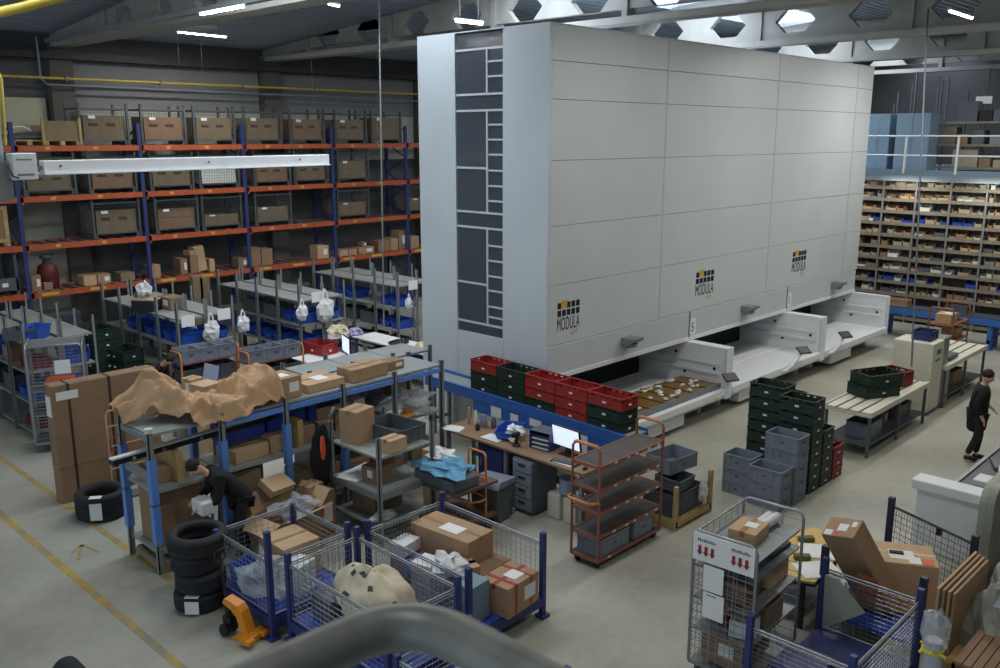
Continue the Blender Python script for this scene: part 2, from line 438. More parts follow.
tube_lamp(G(178,32,8.6), G(226,37,8.6), 'lit tube lamp high on the left between two roof beams', LP)
tube_lamp(G(456,21,8.35), G(482,24,8.35), 'lit tube lamp just above the left end of the white tower', LP)
tube_lamp(G(950,11,8.2), G(972,18,8.2), 'lit tube lamp at the top right corner of the roof', LP)
tube_lamp(G(329,4,8.8), G(339,6,8.8), 'small lit tube lamp near the top edge above the left racking', LP*.6)
def trunk():
    t = thing('lamp_trunking', 'long lamp trunking slung under the left roof beam', 'lamp')
    a = GX(20,52,9.0); y0, y1 = 8.0, 24.0
    MB().box(8.72,y0,8.27,8.86,y1,8.36).build('rail', M['steel'], t)
    for y in (11.5,14.8): MB().box(8.76,y,8.23,8.82,y+1.5,8.27).build('tube', M['lamp'], t)
    for y in (9,12,15,18,21,23.5): MB().tube([(8.79,y,8.36),(8.79,y,roof_z(y)-.005)],.008,4).build('hanger', M['steel'], t)
trunk()

# ================================================================ THE WHITE TOWER (vertical storage cabinet with three service bays)
TX0, TX1, TY0, TY1, TZ = 12.22, 26.25, 10.6, 14.1, 7.92
tw = thing('storage_tower', 'huge white windowed storage tower with three open service bays', 'storage tower', (TX0,TY0,0))
L0 = Vector((-TX0,-TY0,0))
def TP(mb, name, m, parent=None, label=None): 
    o = mb.build(name, m, parent or tw, label=label)
    if parent is None or parent is tw: o.location = L0
    return o
core = MB()
core.box(TX0+.06,TY0+.06,1.56,TX1-.06,TY1-.06,TZ-.05)
core.box(TX0+.1,TY0+.1,0,TX0+.35,TY1-.1,1.56); core.box(TX0+.1,TY0+1.4,0,TX1-.1,TY1-.1,1.56); core.box(TX0+.1,TY0+.12,0,TX1-.1,TY0+1.3,.36)  # the low front box is added to darken the floor under the bays
TP(core, 'core', M['dark'])
zs = [2.16, 3.30, 4.40, 5.58, 6.65, 7.31, TZ]
xs = [TX0, 15.91, 20.66, 25.22, TX1]
for ix in range(4):
    for iz in range(6):
        TP(MB().rbox(xs[ix]+(.072 if ix == 0 else .035), TY0, zs[iz]+.004, xs[ix+1]-(.035 if ix < 3 else 0), TY0+.08, zs[iz+1]-.004, .004), 'front_panel', M['machine'])
for x in xs[1:4]:
    TP(MB().box(x-.03,TY0-.006,2.16,x+.03,TY0+.06,TZ), 'joint_strip', M['skirt'])
# end wall with the window
wy0, wy1, wz0, wz1 = 11.71, 13.01, 2.14, 7.90
ew = MB()
ew.rbox(TX0-.001,TY0,0.02,TX0+.07,wy0,TZ,.006)
TP(ew, 'end_panel', M['machine'])
TP(MB().rbox(TX0,wy1,0.02,TX0+.07,TY1,TZ,.006), 'end_panel', M['machine'])
TP(MB().rbox(TX0,wy0+.008,0.02,TX0+.07,wy1-.008,wz0,.006), 'end_panel', M['machine'])
TP(MB().box(TX0+.3,wy0-.02,wz0-.02,TX0+.34,wy1+.02,wz1+.02), 'window_back', mat('tower_inside', (150,157,164), .5, .2, noise=.15, scale=2))
g = TP(MB().box(TX0+.03,wy0+.01,wz0+.01,TX0+.04,wy1-.01,wz1-.01), 'window_glass', M['glassd'])
fr = MB()
yl = wy0+.45     # ladder column sits at the right third
def zpx(Y): return GX(480, 20+Y/2.024, TX0).z
full = [58,150,183,390,421,615]; left = [300,535]; rung = [85,115,212,242,272,304,335,365,455,485,516,545,577,598]
for Y in full: fr.box(TX0+.015,wy0,zpx(Y)-.02,TX0+.045,wy1,zpx(Y)+.02)
for Y in left: fr.box(TX0+.015,yl,zpx(Y)-.02,TX0+.045,wy1,zpx(Y)+.02)
for Y in rung: fr.box(TX0+.015,wy0,zpx(Y)-.017,TX0+.045,yl,zpx(Y)+.017)
for (a, b) in ((58,150),(183,390),(421,615)): fr.box(TX0+.013,yl-.02,zpx(b),TX0+.043,yl+.02,zpx(a))
fr.box(TX0+.012,wy0-.0,wz0,TX0+.045,wy0+.03,wz1)
TP(fr, 'window_bars', M['machine'])
# top skirt details
TP(MB().box(TX0,TY0,TZ,TX1,TY1,TZ+.02), 'roof_sheet', M['machine'])
# service bays
BAYS = [(12.5,17.02,'5'),(17.16,21.72,'1'),(21.86,26.05,None)]
YO = 9.55
for bi, (xa, xb, num) in enumerate(BAYS):
    sx0 = TX0 if bi == 0 else BAYS[bi-1][1]+.1
    sx1 = xb+.06
    TP(MB().rbox(sx0,TY0-.03,1.58,sx1,TY0+.05,2.152,.006), 'apron_panel', M['skirt'])
    TP(MB().box(sx0,TY0-.05,1.5,sx1,TY0+.05,1.585), 'apron_edge', M['tray'])
    # wedge shaped sensor bracket
    c = (14.68,19.55,24.6)[bi]
    wd = MB(); wd.prism([(TY0-.03,1.98),(TY0-.36,1.98),(TY0-.36,1.93),(TY0-.2,1.84),(TY0-.03,1.8)], 'x', c-.17, c+.17)
    wd.prism([(TY0-.1,1.84),(TY0-.3,1.87),(TY0-.25,1.78),(TY0-.12,1.76)], 'x', c-.07, c+.07)
    TP(wd, 'sensor_bracket', M['steel'])
    TP(MB().box(c-.11,TY0-.045,1.58,c-.03,TY0-.03,1.84), 'cable_duct', M['skirt'])
    # side walls of the bay
    for sx, sgn in ((xa,1),(xb,-1)):
        if bi == 0 and sgn == 1: pass
        s = MB(); s.rbox(sx-.055,YO,.4,sx+.055,TY0+1.3,1.48,.01)
        s.box(sx-.066,YO-.02,1.44,sx+.066,TY0-.06,1.5)
        s.box(sx-.068,YO-.05,.36,sx+.068,YO-.021,1.5)
        s.box(sx+sgn*.05,YO+.1,1.08,sx+sgn*.085,TY0+1.2,1.13); s.box(sx+sgn*.05,YO+.1,.88,sx+sgn*.1,TY0+1.2,.93)
        w_ = TP(s, 'bay_side', M['tray'])
        k = MB()
        for y, z in ((YO+.25,1.0),(YO+1.25,1.24),(YO+1.0,.82)): k.tube([(sx+sgn*.06,y,z),(sx+sgn*.075,y,z)],.035,8)
        k.build('bolt_cap', M['black'], w_)
    # tray: floor, raised lip
    t = MB(); t.box(xa+.06,YO+.02,.5,xb-.06,TY0+1.3,.56); t.rbox(xa+.06,YO-.08,.44,xb-.06,YO+.06,.6,.015)
    t.box(xa+.06,YO-.02,.38,xb-.06,YO+.02,.46); t.box(xa+.06,TY0-.02,.56,xb-.06,TY0,.58)
    TP(t, 'bay_tray', M['tray'])
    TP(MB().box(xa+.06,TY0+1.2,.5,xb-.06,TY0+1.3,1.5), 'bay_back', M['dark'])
    # legs and drive box
    dx_ = (1.7,.6,.7)[bi]
    TP(MB().rbox(xa+dx_,YO+.05,.1,xa+dx_+1.3,YO+.55,.38,.01), 'drive_box', M['tray'])
    for lx in (xa+.35, xb-.35): TP(MB().box(lx-.05,YO+.4,0,lx+.05,TY0+.1,.38), 'bay_leg', M['tray'])
    # control pad on a curved arm
    px_, side = ((16.8,1),(20.28,-1),(22.68,-1))[bi]
    x0_ = px_
    arm = MB(); ax = (16.5,19.55,22.1)[bi]
    arm.tube([(ax,YO-.02,.5),(ax+.12,YO-.12,.5),(ax+.2,YO-.2,.62),(x0_-.05,YO-.22,.86)],[.05,.045,.04,.035],8)
    TP(arm, 'pad_arm', M['tray'])
    mxx = Matrix.Translation((x0_,YO-.24,.93)) @ Matrix.Rotation(math.radians(-25),4,'Z') @ Matrix.Rotation(math.radians(32),4,'X')
    pad = MB(); pad.rbox(-.17,-.12,-.02,.17,.12,.02,.012,mx=mxx)
    pd = TP(pad, 'control_pad', M['black'], label='black control pad')
    MB().box(-.14,-.095,.02,.14,.095,.023,mx=mxx).build('pad_screen', mat('pad_glass',(40,44,44),.5,noise=0), pd)
    # emblem: ten small squares over a word, short line below
    ex = {0:(12.51,13.27,3.02,2.35),1:(17.31,18.19,3.08,2.45),2:(22.0,22.9,3.11,2.57)}[bi]
    xw = (ex[1]-ex[0])*.9; z1 = ex[2]-.05; cell = xw/5
    sq = MB()
    for r_ in range(2):
        for c_ in range(5):
            if r_ == 0 and c_ == 1: continue
            sq.box(ex[0]+c_*cell+.018,TY0-.006,z1-.145*(r_+1)+.012,ex[0]+(c_+1)*cell-.018,TY0,z1-.145*r_-.018)
    TP(sq, 'emblem_squares', M['black'])
    TP(MB().box(ex[0]+1*cell+.0,TY0-.006,z1-.12,ex[0]+2*cell+.03,TY0,z1+.02), 'emblem_square', M['emblem'], label='yellow emblem square')
    me = text_mesh('MODULA', .26, .001, .62)
    tx = [v.co.x for v in me.vertices]; ty = [v.co.y for v in me.vertices]
    for v in me.vertices:
        u = (v.co.x-min(tx))/(max(tx)-min(tx)); q = (v.co.y-min(ty))/(max(ty)-min(ty)); w_ = v.co.z
        v.co = Vector((ex[0]+.01+u*(xw-.02), TY0-.003+w_, z1-.555+q*.25))
    me.materials.append(M['black']); o = link(me, 'emblem_lettering', tw); o.location = L0
    me = text_mesh('LIFT', .13, .001, .9)
    for v in me.vertices: v.co = Vector((ex[0]+xw*.76+v.co.x, TY0-.003+v.co.z, z1-.68+v.co.y))
    me.materials.append(M['emblem']); o = link(me, 'emblem_lettering', tw); o.location = L0
    if num:
        nx = xb+.2
        TP(MB().box(nx-.13,TY0-.036,1.62,nx+.13,TY0-.03,1.98), 'number_plate', M['label'])
        me = text_mesh(num, .3, .001, .9)
        for v in me.vertices: v.co = Vector((nx+v.co.x, TY0-.038+v.co.z, 1.69+v.co.y))
        me.materials.append(M['black']); o = link(me, 'number', tw); o.location = L0
    if num: TP(MB().box(xb+.05,TY0-.045,1.5,xb+.09,TY0-.03,2.16), 'joint_strip', M['shelf'])
# brown packed parts lying on the first tray
tr = thing('parts_tray', 'brown tray packed with small bagged parts in the nearest service bay', 'tray', (14.7,10.3,.56))
mb = MB(); mb.box(-1.95,-.6,0,2.3,.35,.12); 
for i in range(9): mb.box(-1.95+i*.53-.012,-.6,.12,-1.95+i*.53+.012,.35,.15)
mb.build('tray_body', M['brass'], tr)
mb = MB()
rnd = random.Random(3)
for i in range(40):
    x, y = rnd.uniform(-1.8,2.2), rnd.uniform(-.5,.25)
    mb.blob((x,y,.15),rnd.uniform(.04,.12),rnd.uniform(.03,.07),.03,i,.4,7,4)
mb.build('parts_bags', M['spark'], tr, kind='stuff')
MB().box(-1.97,-.68,-.02,2.32,-.62,.14).build('tray_edge', M['steel'], tr)
# ================================================================ helpers for goods
def W(mb, name, m, root, label=None, kind=None):
    """a part given in world coordinates under an unrotated root"""
    o = mb.build(name, m, root, label=label, kind=kind); o.location = -root.location; return o
ORD = ['first','second','third','fourth','fifth','sixth','seventh','eighth','ninth','tenth','eleventh','twelfth','thirteenth','fourteenth','fifteenth','sixteenth','seventeenth','eighteenth','nineteenth','twentieth']
CB = {}
def carton_proto(w, d, h, m, tape, lab):
    """closed carton: body, tape along the flap seam, paper label"""
    key = (round(w,2), round(d,2), round(h,2), m, tape, lab)
    if key in CB: return CB[key]
    b = MB(); b.rbox(-w/2,-d/2,0,w/2,d/2,h,min(.008, .05*min(w,d,h)))
    b.box(-w/2+.002,-.003,h-.001,w/2-.002,.003,h+.0015)
    parts = [('body', b, m)]
    if tape:
        t = MB(); t.box(-w/2-.002,-.028,h-.06,w/2+.002,.028,h+.003)
        parts.append(('tape', t, 'tape' if tape is True else tape))
        if tape == 'redtape':
            t.box(-.028-w*.25,-d/2-.002,h*.0+.02,.028-w*.25,d/2+.002,h+.0035); t.box(w*.2,-d/2-.002,.02,w*.2+.05,d/2+.002,h+.0035)
    if lab:
        q = MB()
        if 'o' in lab: q.box(-w*.1,-d*.3,h+.0,w*.22,d*.12,h+.005)
        if 'x' in lab: q.box(-w/2-.003,-d*.28,h*.35,-w/2,d*.08,h*.8)
        if 'y' in lab: q.box(w*.02,-d/2-.003,h*.3,w*.38,-d/2,h*.75)
        parts.append(('label', q, 'label'))
    CB[key] = [(n, k, mm) for n, k, mm in parts]
    return CB[key]
CBM = {}
def carton(loc, w, d, h, label, rot=0.0, m='card', tape=True, lab='', group=None, cat='box', name='cardboard_box'):
    key = (round(w,2), round(d,2), round(h,2), m, tape, lab)
    root = thing(name, label, cat, loc, rot, group)
    if key not in CBM:
        CBM[key] = []
        for n, k, mm in carton_proto(w, d, h, m, tape, lab):
            o = k.build(n, M[mm], root); CBM[key].append((n, o.data))
    else:
        for n, me in CBM[key]: link(me, n, root)
    return root
def open_carton(loc, w, d, h, label, rot=0, m='card', flaps=(40,60,20,50), cat='box', group=None):
    r = thing('open_carton', label, cat, loc, rot, group); t = .008
    b = MB(); b.box(-w/2,-d/2,0,w/2,d/2,t)
    for (x0,y0,x1,y1) in ((-w/2,-d/2,w/2,-d/2+t),(-w/2,d/2-t,w/2,d/2),(-w/2,-d/2,-w/2+t,d/2),(w/2-t,-d/2,w/2,d/2)): b.box(x0,y0,0,x1,y1,h)
    b.build('body', M[m], r)
    for i, a in enumerate(flaps):
        a = math.radians(a); L = min(w,d)*.48
        f = MB()
        if i < 2:
            s = -1 if i == 0 else 1
            f.add([(-w/2,s*d/2,h),(w/2,s*d/2,h),(w/2,s*(d/2+L*math.cos(a)),h+L*math.sin(a)),(-w/2,s*(d/2+L*math.cos(a)),h+L*math.sin(a)),
                   (-w/2,s*(d/2),h+.008),(w/2,s*(d/2),h+.008),(w/2,s*(d/2+L*math.cos(a)),h+L*math.sin(a)+.008),(-w/2,s*(d/2+L*math.cos(a)),h+L*math.sin(a)+.008)],
                  [(0,1,2,3),(4,5,6,7),(0,1,5,4),(1,2,6,5),(2,3,7,6),(3,0,4,7)])
        else:
            s = -1 if i == 2 else 1
            f.add([(s*w/2,-d/2,h),(s*w/2,d/2,h),(s*(w/2+L*math.cos(a)),d/2,h+L*math.sin(a)),(s*(w/2+L*math.cos(a)),-d/2,h+L*math.sin(a)),
                   (s*w/2,-d/2,h+.008),(s*w/2,d/2,h+.008),(s*(w/2+L*math.cos(a)),d/2,h+L*math.sin(a)+.008),(s*(w/2+L*math.cos(a)),-d/2,h+L*math.sin(a)+.008)],
                  [(0,1,2,3),(4,5,6,7),(0,1,5,4),(1,2,6,5),(2,3,7,6),(3,0,4,7)])
        f.build('flap', M['cardl'], r)
    return r
CRM = {}
def crate(kind, loc, label, rot=0, group=None, m='red', w=.72, d=.48, h=.24, name='plastic_crate', cat='crate'):
    """stackable crate; w along local y (long side), d along local x. kind 'slot': hand slots round the rim; 'klt': plain bin with ribs"""
    root = thing(name, label, cat, loc, rot, group)
    key = (kind, m, w, d, h)
    if key not in CRM:
        t = .014; b = MB(); b.box(-d/2+.01,-w/2+.01,0,d/2-.01,w/2-.01,.012)
        def wall(a, bb, nrm):
            a = Vector(a); bb = Vector(bb); u = (bb-a); L = u.length; u.normalize(); nrm = Vector(nrm)
            def seg(s0, s1, z0, z1, o=0.0, th=t):
                p = a+u*s0+nrm*(o-th/2); q = a+u*s1+nrm*(o-th/2)
                vs = [p+Vector((0,0,z0)), q+Vector((0,0,z0)), q+nrm*th+Vector((0,0,z0)), p+nrm*th+Vector((0,0,z0))]
                vs += [v+Vector((0,0,z1-z0)) for v in vs]
                b.add(vs, [(0,3,2,1),(4,5,6,7),(0,1,5,4),(1,2,6,5),(2,3,7,6),(3,0,4,7)])
            seg(0,L,0,h*.78 if kind == 'slot' else h)
            seg(0,L,0,.02,.006); seg(0,L,h-.022,h,.008,.024); 
            if kind == 'slot':
                seg(0,L*.1,h*.7,h); seg(L*.9,L,h*.7,h); seg(0,L,h*.89,h*.95)
                n = 5 if L > .55 else 3
                for i in range(1, n): seg(L*i/n-.035,L*i/n+.035,h*.7,h*.93)
                seg(L*.1,L*.22,h*.7,h*.93); seg(L*.78,L*.9,h*.7,h*.93)
                seg(0,L,h*.5,h*.55,.008)
            else:
                seg(0,L,h*.72,h*.78,.008)
                for s in (.02,.24,.76,.96): seg(L*s-.012,L*s+.012,.02,h,.008)
        X, Y = d/2-.008, w/2-.008
        wall((-X,-Y,0),(-X,Y,0),(-1,0,0)); wall((X,-Y,0),(X,Y,0),(1,0,0)); wall((-X,-Y,0),(X,-Y,0),(0,-1,0)); wall((-X,Y,0),(X,Y,0),(0,1,0))
        q = MB()
        if kind == 'slot': q.box(-d/2-.012,-.035,h*.3,-d/2-.001,.035,h*.45); q.box(-.03,-w/2-.012,h*.3,.03,-w/2-.001,h*.45)
        else: q.box(-d/2-.012,-.03,h*.42,-d/2-.001,.03,h*.52); q.box(-.05,-w/2-.012,h*.5,.05,-w/2-.001,h*.66)
        CRM[key] = (b.build('crate_body', M[m], root).data, q.build('crate_tag' if kind == 'slot' else 'grip_hole', M['label'] if kind == 'slot' else M['dgrey'], root).data)
    else:
        link(CRM[key][0], 'crate_body', root); link(CRM[key][1], 'crate_tag' if kind == 'slot' else 'grip_hole', root)
    return root
BINM = {}
def pick_bin(loc, label, rot=0, m='blue', w=.4, d=.6, h=.25, group=None):
    """tapered open-fronted storage bin"""
    key = (m, w, d, h)
    if key not in BINM:
        b = MB(); t = .012; i = .04
        for s in (-1, 1):
            b.add([(s*(w/2-i),-d/2+i,0),(s*(w/2-i),d/2-i,0),(s*w/2,d/2,h),(s*w/2,-d/2,h*.7),(s*w/2,-d/2+.1,h),
                   (s*(w/2-i-t),-d/2+i,0),(s*(w/2-i-t),d/2-i,0),(s*(w/2-t),d/2,h),(s*(w/2-t),-d/2,h*.7),(s*(w/2-t),-d/2+.1,h)],
                  [(0,1,2,4,3),(5,8,9,7,6),(1,2,7,6),(2,4,9,7),(4,3,8,9),(3,0,5,8),(0,1,6,5)])
        b.add([(-w/2+i,-d/2+i,0),(w/2-i,-d/2+i,0),(w/2,-d/2,h*.7),(-w/2,-d/2,h*.7),(-w/2+i,-d/2+i+t,0),(w/2-i,-d/2+i+t,0),(w/2,-d/2+t,h*.7),(-w/2,-d/2+t,h*.7)],
              [(0,1,2,3),(4,5,6,7),(0,1,5,4),(2,3,7,6),(1,2,6,5),(3,0,4,7)])
        b.add([(-w/2+i,d/2-i,0),(w/2-i,d/2-i,0),(w/2,d/2,h),(-w/2,d/2,h),(-w/2+i,d/2-i-t,0),(w/2-i,d/2-i-t,0),(w/2,d/2-t,h),(-w/2,d/2-t,h)],
              [(0,1,2,3),(4,5,6,7),(0,1,5,4),(2,3,7,6),(1,2,6,5),(3,0,4,7)])
        b.box(-w/2+i,-d/2+i,0,w/2-i,d/2-i,.012)
        b.box(-w/2-.012,-d/2+.1,h-.025,-w/2+.004,d/2,h); b.box(w/2-.004,-d/2+.1,h-.025,w/2+.012,d/2,h); b.box(-w/2,d/2-.004,h-.025,w/2,d/2+.012,h)
        b.box(-w/4,-d/2+.005,h*.2,w/4,-d/2+.02,h*.4)
        o = b.build('storage_bin', M[m], label=label, cat='bin', group=group, loc=loc, rot=rot); BINM[key] = o.data
        return o
    return link(BINM[key], 'storage_bin', None, label, 'bin', group, None, loc, rot)

# ================================================================ PALLET RACK against the left wall
RY = 24.0
UX = [4.6, 7.70, 10.87, 13.96, 17.12, 20.18, 23.3]
LV = [2.13, 3.34, 4.54, 5.78]
rk = thing('pallet_rack', 'tall pallet rack with blue uprights and orange shelf beams on the left wall', 'rack', (UX[0],RY,0))
for x in UX:
    m_ = MB()
    for y in (RY,RY+1.05): m_.box(x-.05,y-.04,0,x+.05,y+.04,6.35); m_.box(x-.07,y-.06,0,x+.07,y+.06,.02)
    z = .3
    while z < 5.9:
        m_.bar((x,RY,z),(x,RY+1.05,z+.5),.03); m_.bar((x,RY+1.05,z+.5),(x,RY,z+1.0),.03); z += 1.0
    W(m_, 'upright', M['rackblue'], rk)
for li, z in enumerate(LV):
    for i in range(len(UX)-1):
        m_ = MB()
        for y in (RY-.035,RY+1.05): m_.box(UX[i]+.05,y-.03,z-.14,UX[i+1]-.05,y+.03,z); m_.box(UX[i]+.05,y-.03,z-.2,UX[i]+.1,y+.03,z+.03)
        W(m_, 'shelf_beam', M['orange'], rk)
        m_ = MB()
        for k in range(9):
            x = UX[i]+.25+k*(UX[i+1]-UX[i]-.5)/8; m_.box(x-.05,RY-.0,z-.04,x+.05,RY+1.05,z+.005)
        W(m_, 'deck_bars', M['steel'], rk)
        for f in ((.25,.62) if li else (.2,.58)):
            x = UX[i]+f*(UX[i+1]-UX[i]); W(MB().box(x-.05-(.3 if li == 0 else 0),RY-.07,z-.1,x+.07,RY-.066,z-.03), 'level_tag', mat('tag_mustard', (206,170,60), .6, noise=.05), rk)
LVN = ['lowest','third','second','top']
def stillage(w=1.24, d=.86, h=.92):
    r = thing('wire_stillage', 'x', 'stillage', (0,0,0))
    f = MB()
    for x in (-w/2, w/2):
        for y in (-d/2, d/2): f.box(x-.03,y-.03,0,x+.03,y+.03,h+.14)
    for z in (.12, h):
        for y in (-d/2, d/2): f.box(-w/2,y-.02,z-.02,w/2,y+.02,z+.02)
        for x in (-w/2, w/2): f.box(x-.02,-d/2,z-.02,x+.02,d/2,z+.02)
    f.build('frame', mat('stillage_grey', (84,88,88), .5, .3, noise=.12), r)
    b = MB(); b.box(-w/2,-d/2,.1,w/2,d/2,.13); b.box(-w/2,-d/2,0,-w/2+.1,d/2,.1); b.box(w/2-.1,-d/2,0,w/2,d/2,.1)
    b.build('base', M['dgrey'], r)
    for (o, u, n) in (((-w/2,-d/2,.13),(w,0,0),16),((-w/2,d/2,.13),(w,0,0),16),((-w/2,-d/2,.13),(0,d,0),11),((w/2,-d/2,.13),(0,d,0),11)):
        MB().wires(o,u,(0,0,h-.15),n,10,.0035).build('mesh_side', mat('stillage_wire', (112,116,116), .45, .5, noise=.05), r)
    return r
ST0 = stillage(); first = [True]
def put_stillage(x, li, label, y=RY+.5, load=None):
    if first[0]: o = ST0; first[0] = False; o['label'] = label; o.location = (x,y,LV[li]+.01)
    else: o = copy_tree(ST0, label, (x,y,LV[li]+.01))
    o['group'] = 'wire stillages on the pallet rack'
    return o
def lining(x, li, h, label, m='cardg', w=1.1, slots=True, y=RY+.46, tag_=True):
    """carton liner standing in a stillage, with its hand holes"""
    r = thing('carton_liner', label, 'box', (x,y,LV[li]+.145), 0, 'cartons inside the stillages')
    b = MB(); b.box(-w/2,-.36,0,w/2,-.345,h); b.box(-w/2,.345,0,w/2,.36,h*.9); b.box(-w/2,-.36,0,-w/2+.015,.36,h); b.box(w/2-.015,-.36,0,w/2,.36,h); b.box(-w/2,-.36,h*.55,w/2,.36,h*.57)
    b.build('body', M[m], r)
    if slots:
        for q in (-.28,.18): MB().box(q-.12,-.364,h*.55,q+.12,-.359,h*.68).build('hand_hole', mat('slot_brown',(70,50,36),.8), r)
    if tag_: MB().box(-w*.36,-.4,h*.86,-w*.2,-.39,h*.99).build('label', M['label'], r)
    return r
rows = {3: [(107,.62,1),(162,.6,1),(216,.6,1),(264,.62,1),(308,.6,1),(351,.6,1),(390,.7,0)],
        2: [(47,.45,1),(112,.5,1),(170,.52,1),(219,.6,0),(271,.5,1),(312,.5,1),(352,.55,0)],
        1: [(115,.6,1),(172,.55,0),(220,.3,0),(270,.42,0),(351,.4,0),(420,.4,0)]}
for li, lst in rows.items():
    for k, (px, h, sl) in enumerate(lst):
        x = GY(px, 160, RY+.1).x
        for a_, b_ in zip(UX, UX[1:]):
            if a_ <= x < b_: x = min(max(x, a_+.76), b_-.76)
        rest = 'holding a brown carton' if li == 3 else ('half filled with brown cartons' if li == 1 else 'behind the white jib arm')
        put_stillage(x, li, '%s wire stillage from the left on the %s rack level, %s' % (ORD[k], LVN[li], rest))
        lining(x, li, h, 'carton inside the %s stillage from the left on the %s rack level' % (ORD[k], LVN[li]), m=('cardg','cardd','cardg')[k % 3] if not (li == 2 and k == 3) else 'white', slots=bool(sl))
# wooden collar pallet and pallets at the far left of the top level
wp = thing('wooden_pallet_box', 'pale wooden frame box at the left end of the top rack level', 'crate', (8.92,RY+.45,LV[3]+.01))
b = MB(); b.box(-.45,-.4,.13,.45,-.37,.6); b.box(-.45,.37,.13,.45,.4,.5); b.box(-.45,-.4,.1,.45,.4,.13)
b.build('panel', M['cardg'], wp)
b = MB()
for x in (-.45,.45): b.box(x-.03,-.43,0,x+.03,-.37,.68)
for x in (-.4,0,.4): b.box(x-.06,-.4,0,x+.06,.4,.1)
b.build('frame', M['wood'], wp)
wp2 = thing('wooden_pallet', 'wooden pallet with dark tubes at the left edge of the top rack level', 'pallet', (8.15,RY+.5,LV[3]+.01))
b = MB()
for x in (-.4,0,.4): b.box(x-.06,-.4,0,x+.06,.4,.1)
for y in (-.35,-.1,.15,.35): b.box(-.5,y-.05,.1,.5,y+.05,.13)
b.build('boards', M['wood'], wp2)
tb = thing('tube_bundle', 'dark bundle of tubes on the pallet at the top left of the rack', 'tubes', (8.15,RY+.5,LV[3]+.14))
b = MB()
for i in range(7): b.tube([(-.5,-.3+i*.1,.06+.03*(i % 2)),(.5,-.3+i*.1,.08+.05*(i % 3))],.05,7)
b.build('tubes', M['dgrey'], tb)
b = MB(); b.tube([(-.45,-.33,.3),(-.1,-.33,.33),(.1,-.3,.22)],.02,6); b.build('white_hose', M['white'], tb)
# wood crate on the third level at the left edge
wc = thing('wooden_crate', 'plain wooden crate at the left edge of the third rack level', 'crate', (6.95,RY+.5,LV[1]+.01))
b = MB(); b.box(-.6,-.45,.1,.45,.45,.95)
b.build('panel', M['cardd'], wc)
b = MB()
for x in (-.6,-.1,.42): b.box(x-.05,-.47,.0,x+.05,-.45,.98); 
for z in (.1,.9): b.box(-.62,-.475,z,.47,-.455,z+.09)
for x in (-.5,0,.4): b.box(x-.07,-.45,0,x+.07,.45,.1)
b.build('battens', M['wood'], wc)
# grey grated box at the left edge of the lowest level
gb = thing('steel_bin', 'dark steel bin with white tags at the left edge of the lowest rack level', 'bin', (7.0,RY+.5,LV[0]+.01))
b = MB(); b.box(-.6,-.45,.08,.5,-.43,.42); b.box(-.6,.43,.08,.5,.45,.42); b.box(-.6,-.45,.08,.5,.45,.1); b.box(-.6,-.45,.08,-.57,.45,.42); b.box(.47,-.45,.08,.5,.45,.42)
for x in (-.58,.48): b.box(x-.03,-.45,0,x+.03,.45,1.0)
b.build('body', M['dgrey'], gb)
for x in (-.3,-.1,.12): MB().box(x,-.456,.2,x+.14,-.451,.3).build('tag', M['label'], gb)
# loose goods on the lowest level: (left px, right px, height, material, name)
low = [(31,41,.42,'cardd','carton with white printed labels beside the blue upright, left on the lowest rack level'),
       (43,52,.2,'cardd','low carton in front of the dark red can on the lowest rack level'),
       (83,96,.26,'cardl','wide carton, left of a pair near the middle of the lowest rack level'),
       (97,110,.26,'card','wide carton, right of a pair near the middle of the lowest rack level'),
       (120,134,.24,'cardg','flat carton left of the second blue upright on the lowest rack level'),
       (151,160,.36,'card','carton just right of the second blue upright on the lowest rack level'),
       (180,187,.46,'cardd','narrow carton with two white labels on the lowest rack level'),
       (190,198,.52,'cardd','tall carton under the flat one left of the third upright'),
       (209,214,.36,'cardl','small carton beside the leaning carton on the lowest rack level'),
       (238,247,.3,'cardg','carton left of the third blue upright on the lowest rack level'),
       (250,260,.56,'cardd','tall dark carton right of the third blue upright'),
       (261,272,.5,'cardd','wide dark carton second to the right of the third upright'),
       (317,328,.42,'cardl','pale upright carton left of the fourth blue upright'),
       (339,347,.2,'cardl','small flat carton right of the fourth blue upright'),
       (348,356,.2,'card','small flat carton beside another right of the fourth upright'),
       (358,373,.22,'card','long carton under a smaller one on the lowest rack level'),
       (378,389,.38,'cardd','brown carton behind the drop cable on the lowest rack level'),
       (390,397,.42,'card','brown carton just right of the drop cable on the lowest rack level'),
       (398,405,.66,'cardd','tall carton, topmost at the right end of the lowest rack level'),
       (410,418,.42,'card','last carton beside the white tower on the lowest rack level')]
for k, (a, b_, h, m_, lb) in enumerate(low):
    py = 285-(a-30)*.104
    xa, xb = GY(a, py, RY+.15).x, GY(b_, py, RY+.15).x
    carton(((xa+xb)/2, RY+.32, LV[0]+.006), xb-xa, .45, h, lb, 0, m_, True, 'y' if k % 3 == 0 else '', 'loose cartons on the lowest rack level')
x = GY(202, 262, RY+.15).x
carton((x, RY+.3, LV[0]+.006), .3, .35, .72, 'tall carton leaning beside the third upright on the lowest rack level', .06, 'cardl')
lc = [o for o in COL.objects if o.get('label','').startswith('tall carton leaning')][0]; lc.rotation_euler = (0,math.radians(-8),.06); lc.location.z += .045
x = GY(194, 254, RY+.15).x
carton((x, RY+.32, LV[0]+.53), .3, .35, .13, 'flat pale carton lying on top of the tall carton by the third upright', .1, 'cardl')
x = GY(365, 244, RY+.15).x
carton((x, RY+.32, LV[0]+.23), .22, .25, .16, 'small carton stacked on the long one on the lowest rack level', 0, 'cardd', lab='y')
